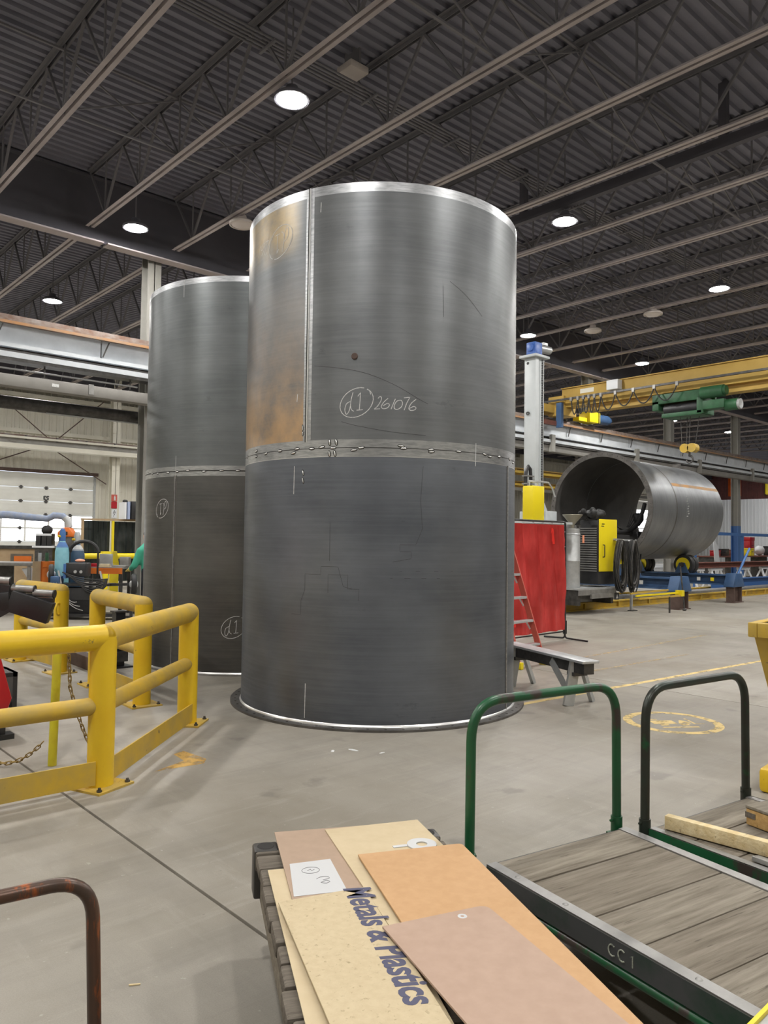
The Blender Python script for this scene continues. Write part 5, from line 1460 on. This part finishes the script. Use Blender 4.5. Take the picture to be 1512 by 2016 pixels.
for i, y in enumerate((27.6, 26.6)):
    t = thing('wall_marker', ['left yellow hanging marker on the far right wall', 'right yellow hanging marker on the far right wall'][i], 'marker', (69.72, y, 6.0))
    obj('marker', MB().lathe([(0, 0), (.16, .1), (.16, 1.0), (0, 1.15)], 14), 'yellowbright', t)
    obj('cord', MB().cyl((0, 0, 1.15), (0, 0, 2.6), .02, n=6), 'darksteel', t)

# self-dumping hopper at the right edge
t = thing('dump_hopper', 'yellow steel dump hopper cut by the right edge of the photo', 'hopper', (5.40, 2.27, 0), rad(5))
RX, RY = 1.3, -1.15
def loft(mb, top, bot):
    n = len(top); mb.add(list(top) + list(bot), [(k, (k + 1) % n, (k + 1) % n + n, k + n) for k in range(n)]); return mb
bd = loft(MB(), [(.03, -.03, 1.02), (RX, -.03, 1.02), (RX, RY, 1.02), (.03, RY, 1.02)], [(.42, -.10, .22), (RX - .05, -.10, .22), (RX - .05, RY + .08, .22), (.42, RY + .08, .22)])
bd.add([(.42, -.10, .22), (RX - .05, -.10, .22), (RX - .05, RY + .08, .22), (.42, RY + .08, .22)], [(0, 1, 2, 3)])
obj('bin_body', bd, 'yellowdusty', t)
obj('rim', MB().box(0, RX, -.06, 0, 1.00, 1.10).box(0, RX, RY, RY + .06, 1.0, 1.1).box(0, .06, RY + .06, -.06, 1.0, 1.1).box(RX - .06, RX, RY + .06, -.06, 1.0, 1.1), 'yellowdusty', t, bevel=.008)
obj('inner_lining', loft(MB(), [(.06, -.06, 1.09), (RX - .06, -.06, 1.09), (RX - .06, RY + .06, 1.09), (.06, RY + .06, 1.09)], [(.44, -.12, .26), (RX - .08, -.12, .26), (RX - .08, RY + .1, .26), (.44, RY + .1, .26)]), 'darksteel', t)
obj('base_channel', MB().box(-.12, RX, -.26, -.10, 0, .16).box(-.12, RX, RY + .08, RY + .24, 0, .16), 'yellow', t, bevel=.03)
obj('base_plate', MB().box(.3, RX, RY + .1, -.1, .16, .22), 'yellowdusty', t)

# ================================================================== LEFT BACKGROUND
# rear guard rail with bent corner
t = thing('guard_rail', 'distant yellow guard rail with a bent corner in front of the dark curtain', 'guard rail', (7.70, 23.3, 0))
obj('bent_rail', MB().tube(fillet([(0, 0, 0), (0, 0, 1.02), (2.9, .0, 1.02)], .22, 7), .085, 14), 'yellowbright', t)
obj('post', MB().cyl((1.75, 0, 0), (1.75, 0, 1.02), .085, n=14), 'yellowbright', t)
obj('sleeve', MB().box(1.62, 1.88, -.11, .11, .92, 1.16), 'yellowbright', t, bevel=.02)
obj('post', MB().cyl((2.9, 0, 0), (2.9, 0, 1.02), .085, n=14), 'yellowbright', t)
# dark curtain booth
t = thing('curtain_booth', 'dark green welding curtain with yellow frame behind the left work area', 'screen', (8.98, 24.0, 0))
for x, m in ((0, 'plywood'), (.96, 'yellowbright'), (2.2, 'yellowbright')):
    obj('frame_post', MB().box(x - .035, x + .035, -.035, .035, 0, 2.12), m, t)
obj('frame_top', MB().box(-.05, 2.3, -.04, .04, 2.12, 2.18), 'plywood', t)
for x0, x1 in ((.05, .87), (.98, 2.15)):
    vs = []; nu = 30
    for j in range(5):
        for i in range(nu + 1): vs.append((x0 + (x1 - x0) * i / nu, .035 * math.sin(i * 1.1 + j * .3), .2 + 1.9 * j / 4))
    obj('curtain', MB().add(vs, [(j * (nu + 1) + i, j * (nu + 1) + i + 1, (j + 1) * (nu + 1) + i + 1, (j + 1) * (nu + 1) + i) for j in range(4) for i in range(nu)]), 'darkvinyl', t, sharp=180)
t = thing('air_cleaner', 'dark box-shaped air cleaner standing on top of the dark curtain frame', 'machine', (10.42, 24.0, 2.181))
obj('case', MB().box(.02, .36, -.25, .25, 0, .58), 'blackpaint', t, bevel=.02)
obj('white_fin', MB().box(-.20, -.14, -.22, .22, 0, .54), 'claddingwhite', t); obj('blue_fin', MB().box(-.10, -.02, -.22, .22, 0, .56), mk('pale_blue_panel', (.35, .42, .6), rough=.5), t)
obj('knob', MB().ell((-.14, -.1, .58), .09, .07, .05, 10, 6), 'black', t)
t = thing('white_helmet', 'white rounded hood at the right end of the curtain frame', 'hood', (11.02, 24.0, 2.19))
obj('shell', MB().ell((0, 0, .09), .20, .16, .10, 16, 8), 'claddingwhite', t); obj('band', MB().lathe([(.185, .0), (.195, .03), (.18, .05)], 16), 'galv', t)

# gas cylinders with welder trolley
def gas_cylinder(label, x, y, r, h, mat, shoulder):
    t = thing('gas_cylinder', label, 'gas cylinder', (x, y, .12))
    obj('bottle', MB().lathe([(0, 0), (r, .01), (r, h), (r * .86, h + .10), (r * .45, h + .20), (r * .38, h + .24)], 24), mat, t)
    obj('shoulder', MB().lathe([(r * .88 + .002, h + .09), (r * .66 + .002, h + .15), (r * .45 + .002, h + .20)], 24), shoulder, t)
    obj('cap', MB().lathe([(r * .42, h + .22), (r * .42, h + .40), (r * .3, h + .46), (0, h + .48)], 18), shoulder, t)
    obj('valve', MB().cyl((0, 0, h + .30), (-r * .7, -.02, h + .32), .025, n=8), 'yellow', t)
    return t
gas_cylinder('turquoise gas cylinder with blue capped neck at left', 5.52, 15.80, .135, 1.18, 'teal', 'brightblue')
gas_cylinder('dark blue gas cylinder with grey shoulder beside the turquoise one', 5.85, 15.90, .15, 1.12, 'navy', 'galv')
t = thing('welding_trolley', 'black welding trolley with large side wheels and tangled leads', 'trolley', (5.75, 15.35, 0), rad(-40))
obj('base_tray', MB().box(-.62, .0, -.28, .66, .06, .12).box(0, .75, -.28, .12, .06, .12), 'blackpaint', t)
obj('machine_case', MB().box(-.30, .30, -.25, .03, .12, .62).box(-.30, .40, -.25, .03, .12, .40), 'blackpaint', t, bevel=.02)
wm = obj('welder_head', MB().box(-.22, .17, -.28, .05, .83, 1.10), 'blackpaint', t, bevel=.02)
obj('blue_side', MB().box(-.25, -.20, -.29, .05, .80, 1.08), 'brightblue', wm)
for x in (-.02, .09): obj('socket', MB().cyl((x, -.30, .93), (x, -.27, .93), .03, n=12), 'galv', wm)
obj('shelf', MB().box(-.35, .65, -.32, .10, .66, .70), 'blackpaint', t)
obj('blue_box', MB().box(-.48, -.30, -.34, -.1, .70, .84), 'blue', t, bevel=.02)
for x in (-.28, .52): obj('stay', MB().bar((x, -.30, .70), (x - .06, -.30, .95), .02, .03), 'alu', t)
for k in range(7): obj('lead', MB().tube(catenary((-.25 + .05 * k, -.33, .92 - .03 * k), (.62, -.33 - .01 * k, .80 - .02 * k), .06 + .02 * k, 8), .014, 6), 'black', t)
for k in range(3): obj('lead', MB().tube(catenary((-.3 - .05 * k, -.36, .72), (.05 + .06 * k, -.36, .35 - .08 * k), .12, 8), .008, 5), 'greysteel', t)
for p in ((-.55, -.1, .86), (1.10, -.25, .70)):
    w_ = obj('wheel', MB().lathe([(.10, -.05), (.18, -.05), (.205, -.025), (.205, .025), (.18, .05), (.10, .05)], 24, Matrix.Translation(p) @ Matrix.Rotation(rad(20), 4, 'Z') @ Matrix.Rotation(PI / 2, 4, 'Y'), closed=True), 'black', t)
    obj('wheel_hub', MB().ell(p, .09, .05, .09, 12, 8), 'galv', w_)
obj('wheel_arm', MB().bar((.6, -.2, .68), (1.10, -.22, .70), .05, .05).bar((-.4, -.1, .72), (-.55, -.1, .86), .04, .04).bar((1.05, -.22, .02), (1.08, -.22, .70), .05, .05).bar((.7, -.2, .06), (1.05, -.22, .06), .05, .05), 'blackpaint', t)
obj('hose_loop', MB().tube([(-.05 + .28 * math.cos(a), .25, 1.30 + .22 * math.sin(a)) for a in [PI * k / 10 for k in range(11)]], .035, 8), 'black', t)
obj('hose_post', MB().cyl((.22, .25, .12), (.23, .25, 1.32), .02, n=8).cyl((-.33, .25, .12), (-.33, .25, 1.31), .015, n=8), 'blackpaint', t)
obj('salmon_glove', MB().ell((.0, -.1, 1.14), .10, .05, .035, 10, 6), mk('salmon_glove', (.8, .38, .25), rough=.9), t)
t = thing('orange_pillar', 'orange steel pillar of a bench left of the turquoise cylinder', 'pillar', (5.36, 16.35, 0))
obj('column', MB().box(-.06, .10, -.08, .08, 0, .98), 'orange', t); obj('cap_beam', MB().box(-.06, .22, -.10, .10, .98, 1.10), 'orange', t)
obj('tan_panel', MB().box(-.22, -.07, -.02, .02, 0, 1.1), 'plywood', t)
for i, (dx, c, lb) in enumerate(((-.14, 'galv', 'small white can on the orange bench pillar'), (.0, 'cranegreen', 'small green can on the orange bench pillar'))):
    q = thing('can', lb, 'can', (5.36 + dx + .05, 16.35, 1.101))
    obj('body', MB().lathe([(0, 0), (.035, 0), (.035, .16), (.03, .17), (0, .17)], 14), c, q); obj('nozzle', MB().cyl((0, 0, .17), (0, 0, .20), .012, n=8), 'black', q)
t = thing('grey_bench', 'grey steel workbench at the far left edge', 'bench', (5.0, 17.6, 0), rad(-40))
obj('top', MB().box(-.6, .62, -.3, .5, .98, 1.05), 'greysteel', t, bevel=.01)
obj('side_panel', MB().box(-.6, -.52, -.28, .48, 0, .98), 'galv', t); obj('back_panel', MB().box(-.52, .1, .1, .14, 0, .98), 'darksteel', t)
obj('leg', MB().box(.54, .60, -.26, -.2, 0, .98), 'greysteel', t); obj('shelf', MB().box(-.52, .58, -.2, .4, .55, .58), 'darksteel', t)
t = thing('white_rag', 'white rag hanging under the grey workbench', 'rag', (5.30, 17.15, .62), rad(-40))
obj('cloth', MB().prism([(-.12, .28), (.16, .30), (.10, .05), (.02, 0), (-.02, .12)], -.02, .02, Matrix(((1, 0, 0, 0), (0, 0, 1, 0), (0, 1, 0, 0), (0, 0, 0, 1)))), 'claddingwhite', t)
obj('hem', MB().cyl((-.12, 0, .28), (.16, 0, .30), .025, n=8), 'claddingwhite', t)
t = thing('tan_cabinet', 'tan board cabinet below the bright windows at left', 'cabinet', (7.75, 25.4, 0), rad(-30))
obj('body', MB().box(-.9, .8, -.3, .3, 0, 1.20), 'plywood', t); obj('worktop', MB().box(-.95, .85, -.35, .35, 1.20, 1.30), 'darksteel', t)
obj('opening', MB().box(-.35, .3, -.31, -.295, .78, 1.05), 'oldtimber', t); obj('orange_tray', MB().box(-.25, .25, -.33, -.31, .80, .98), 'orange', t)
obj('white_leg', MB().box(-.92, -.80, -.36, -.30, 0, 1.25), 'claddingwhite', t)
t = thing('fume_extractor', 'fume extractor with orange hood and grey-blue hose at left', 'extractor', (7.92, 22.4, 0), rad(-35))
obj('body', MB().box(-.15, .20, -.2, .2, 0, 1.60), 'darksteel', t, bevel=.02)
obj('hood', MB().prism([(-.18, 0), (.24, 0), (.24, .10), (.12, .26), (-.04, .26), (-.18, .12)], -.22, .22, Matrix(((1, 0, 0, 0), (0, 0, 1, 0), (0, 1, 0, 1.60), (0, 0, 0, 1)))), 'orange', t, bevel=.02)
obj('slot', MB().box(-.02, .10, -.235, -.22, 1.64, 1.74), 'black', t)
hz_ = obj('hose', MB().tube([(.06, 0, 1.86), (.04, 0, 2.05), (-.10, 0, 2.18), (-.34, 0, 2.20), (-.52, 0, 2.10), (-.9, .0, 2.13), (-1.6, 0, 2.20), (-2.6, .0, 2.18)], [.09, .09, .10, .10, .09, .10, .11, .11], 14), mk('grey_blue_hose', (.22, .28, .42), (.30, .33, .40), rough=.7, scale=9), t)
obj('hose_cuff', MB().tube([(.06, 0, 1.86), (.04, 0, 2.05), (-.04, 0, 2.14)], .105, 14), 'galv', hz_)
obj('hose_post', MB().cyl((-2.4, .0, 0), (-2.4, 0, 2.1), .04, n=10), 'darksteel', t)
t = thing('tool_tower', 'dark cabinet with bag on a white shelf left of the orange hood', 'cabinet', (7.45, 22.75, 0), rad(-35))
obj('stand', MB().box(-.2, .28, -.2, .2, 0, 1.28), 'darksteel', t); obj('white_shelf', MB().box(-.26, .34, -.25, .25, 1.28, 1.33), 'claddingwhite', t)
for x in (-.12, .04, .18): obj('drawer_unit', MB().box(x - .07, x + .06, -.18, .15, 1.33, 1.68), 'blackpaint', t, bevel=.01)
obj('white_strip', MB().box(-.18, .24, -.19, -.18, 1.62, 1.68), 'claddingwhite', t)
obj('bag', MB().ell((.06, 0, 1.78), .16, .14, .14, 12, 8), 'black', t)
# orange table with parts and the worker
t = thing('orange_table', 'orange steel work table in front of the worker', 'table', (6.62, 15.92, 0), rad(-42))
obj('top', MB().box(-.40, .30, -.3, .3, .95, .99), 'greysteel', t); obj('apron', MB().box(-.40, .30, -.32, -.30, .85, .97), 'orange', t)
for x in (-.36, .26):
    for y in (-.26, .26): obj('leg', MB().box(x - .03, x + .03, y - .03, y + .03, 0, .95), 'darksteel', t)
obj('lower_shelf', MB().box(-.38, .28, -.25, .25, .22, .25), 'plywood', t)
Tm = Matrix.Translation((6.62, 15.92, .09)) @ Matrix.Rotation(rad(-42), 4, 'Z')
for nm, x, y, sx, sy, sz, mat, lb in [('red_tool', -.32, -.2, .12, .06, .07, 'red', 'small red tool at the left end of the orange table'), ('cream_box', -.10, -.2, .2, .1, .06, 'cream2', 'cream box in the middle of the orange table'),
                                      ('steel_plate', .15, .0, .30, .2, .03, 'greysteel', 'flat steel plate on the orange table'), ('grey_instrument', -.24, .25, .28, .04, .26, 'galv', 'upright grey panel standing on the orange table'),
                                      ('grey_vice', .18, .22, .2, .14, .2, 'greysteel', 'grey vice block at the back of the orange table')]:
    p = Tm @ Vector((x, y, .901))
    q = thing(nm, lb, nm.split('_')[-1], p, rad(-42))
    obj('body', MB().box(-sx / 2, sx / 2, -sy / 2, sy / 2, 0, sz), mat, q, bevel=.008)
    obj('edge', MB().box(-sx / 2 - .004, sx / 2 + .004, -sy / 2 - .004, sy / 2 + .004, 0, sz * .18), mat, q)
t = thing('yellow_pillar', 'broad yellow post rising behind the orange table', 'post', (7.38, 17.7, 0))
obj('plate', MB().box(-.10, .10, -.05, .05, 0, 1.0).prism([(-.10, 0), (.10, 0), (.05, .28), (-.05, .28)], -.05, .05, Matrix(((1, 0, 0, 0), (0, 0, 1, 0), (0, 1, 0, 1.0), (0, 0, 0, 1)))), 'yellowbright', t, bevel=.01)
obj('foot', MB().box(-.16, .16, -.12, .12, 0, .02), 'yellowdusty', t)
t = thing('wooden_pallet', 'tan pallet on the floor under the orange table', 'pallet', (6.2, 17.6, 0), rad(-40))
for k in range(5): obj('deck_board', MB().box(-.5 + k * .22, -.33 + k * .22, -.4, .4, .09, .11), 'plywood', t)
for y in (-.36, 0, .36): obj('stringer', MB().box(-.5, .55, y - .04, y + .04, 0, .09), 'plywood', t)

def person_worker():
    P0 = Vector((6.80, 14.50, 0))
    t = thing('person', 'person in a green work jacket and yellow glove, mostly behind the rear tank', 'person', P0, rad(103))
    # local +x points from the person toward the table (image left), z up
    def cap(mb, a, b, ra, rb):
        a = Vector(a); b = Vector(b); n = 8
        for k in range(n + 1):
            q = a.lerp(b, k / n); r = ra + (rb - ra) * k / n
            mb.ell(tuple(q), r, r, r, 12, 8)
    def fuse(o, v):
        md = o.modifiers.new('fuse', 'REMESH'); md.mode = 'VOXEL'; md.voxel_size = v; md.use_smooth_shade = True
        s2 = o.modifiers.new('soften', 'SMOOTH'); s2.iterations = 4; s2.factor = .5
    bd = MB()
    cap(bd, (.06, 0, 1.42), (.10, 0, 1.54), .055, .055)
    bd.ell((.13, 0, 1.64), .095, .078, .12, 16, 12); bd.ell((.225, 0, 1.63), .018, .014, .022); bd.ell((.13, .08, 1.63), .02, .012, .03); bd.ell((.13, -.08, 1.63), .02, .012, .03); bd.ell((.20, 0, 1.56), .03, .03, .03)
    cap(bd, (0, .10, .92), (.02, .11, .50), .085, .06); cap(bd, (.02, .11, .50), (0, .12, .08), .06, .045); cap(bd, (0, -.10, .92), (.02, -.11, .50), .085, .06); cap(bd, (.02, -.11, .50), (0, -.12, .08), .06, .045)
    cap(bd, (0, 0, .95), (.05, 0, 1.40), .14, .15); cap(bd, (-.02, .12, .05), (.16, .12, .04), .045, .04); cap(bd, (-.02, -.12, .05), (.16, -.12, .04), .045, .04)
    o = obj('body', bd, 'skin', t); fuse(o, .02)
    tr_ = MB(); cap(tr_, (0, .10, .94), (.02, .11, .50), .11, .085); cap(tr_, (.02, .11, .50), (0, .12, .08), .085, .07); cap(tr_, (0, -.10, .94), (.02, -.11, .50), .11, .085); cap(tr_, (.02, -.11, .50), (0, -.12, .08), .085, .07); cap(tr_, (0, -.04, .96), (0, .04, .96), .14, .14)
    o = obj('trousers', tr_, 'clothdark', t); fuse(o, .025)
    bt = MB()
    for s_ in (-1, 1): cap(bt, (-.03, s_ * .12, .05), (.18, s_ * .12, .045), .055, .045)
    o = obj('boots', bt, 'black', t); fuse(o, .02)
    jk = MB(); cap(jk, (0, 0, .92), (.05, 0, 1.36), .19, .19); cap(jk, (.05, -.12, 1.36), (.05, .12, 1.36), .12, .12)
    for s_ in (-1, 1):
        cap(jk, (.06, s_ * .21, 1.34), (.16, s_ * .27, 1.06), .085, .07); cap(jk, (.16, s_ * .27, 1.06), (.36, s_ * .20, .99), .07, .052)
    o = obj('jacket', jk, 'clothgreen', t); fuse(o, .025)
    hr = MB().ell((.10, 0, 1.68), .105, .09, .10, 16, 10); obj('hair', hr, 'clothdark', t)
    for s_ in (-1, 1):
        gl = MB(); hx, hy, hzz = .42, s_ * .19, .965
        cap(gl, (.36, s_ * .20, .99), (hx, hy, hzz), .045, .04)
        for k in range(4):
            dy = (k - 1.5) * .021
            L = (.06, .07, .065, .05)[k]
            cap(gl, (hx + .02, hy + dy, hzz), (hx + .02 + L * .7, hy + dy, hzz - .012), .0115, .0105); cap(gl, (hx + .02 + L * .7, hy + dy, hzz - .012), (hx + .03 + L, hy + dy, hzz - .038), .0105, .009)
        cap(gl, (hx - .01, hy - s_ * .035, hzz), (hx + .04, hy - s_ * .058, hzz - .03), .013, .010)
        o = obj('glove', gl, 'glove', t); fuse(o, .006)
person_worker()
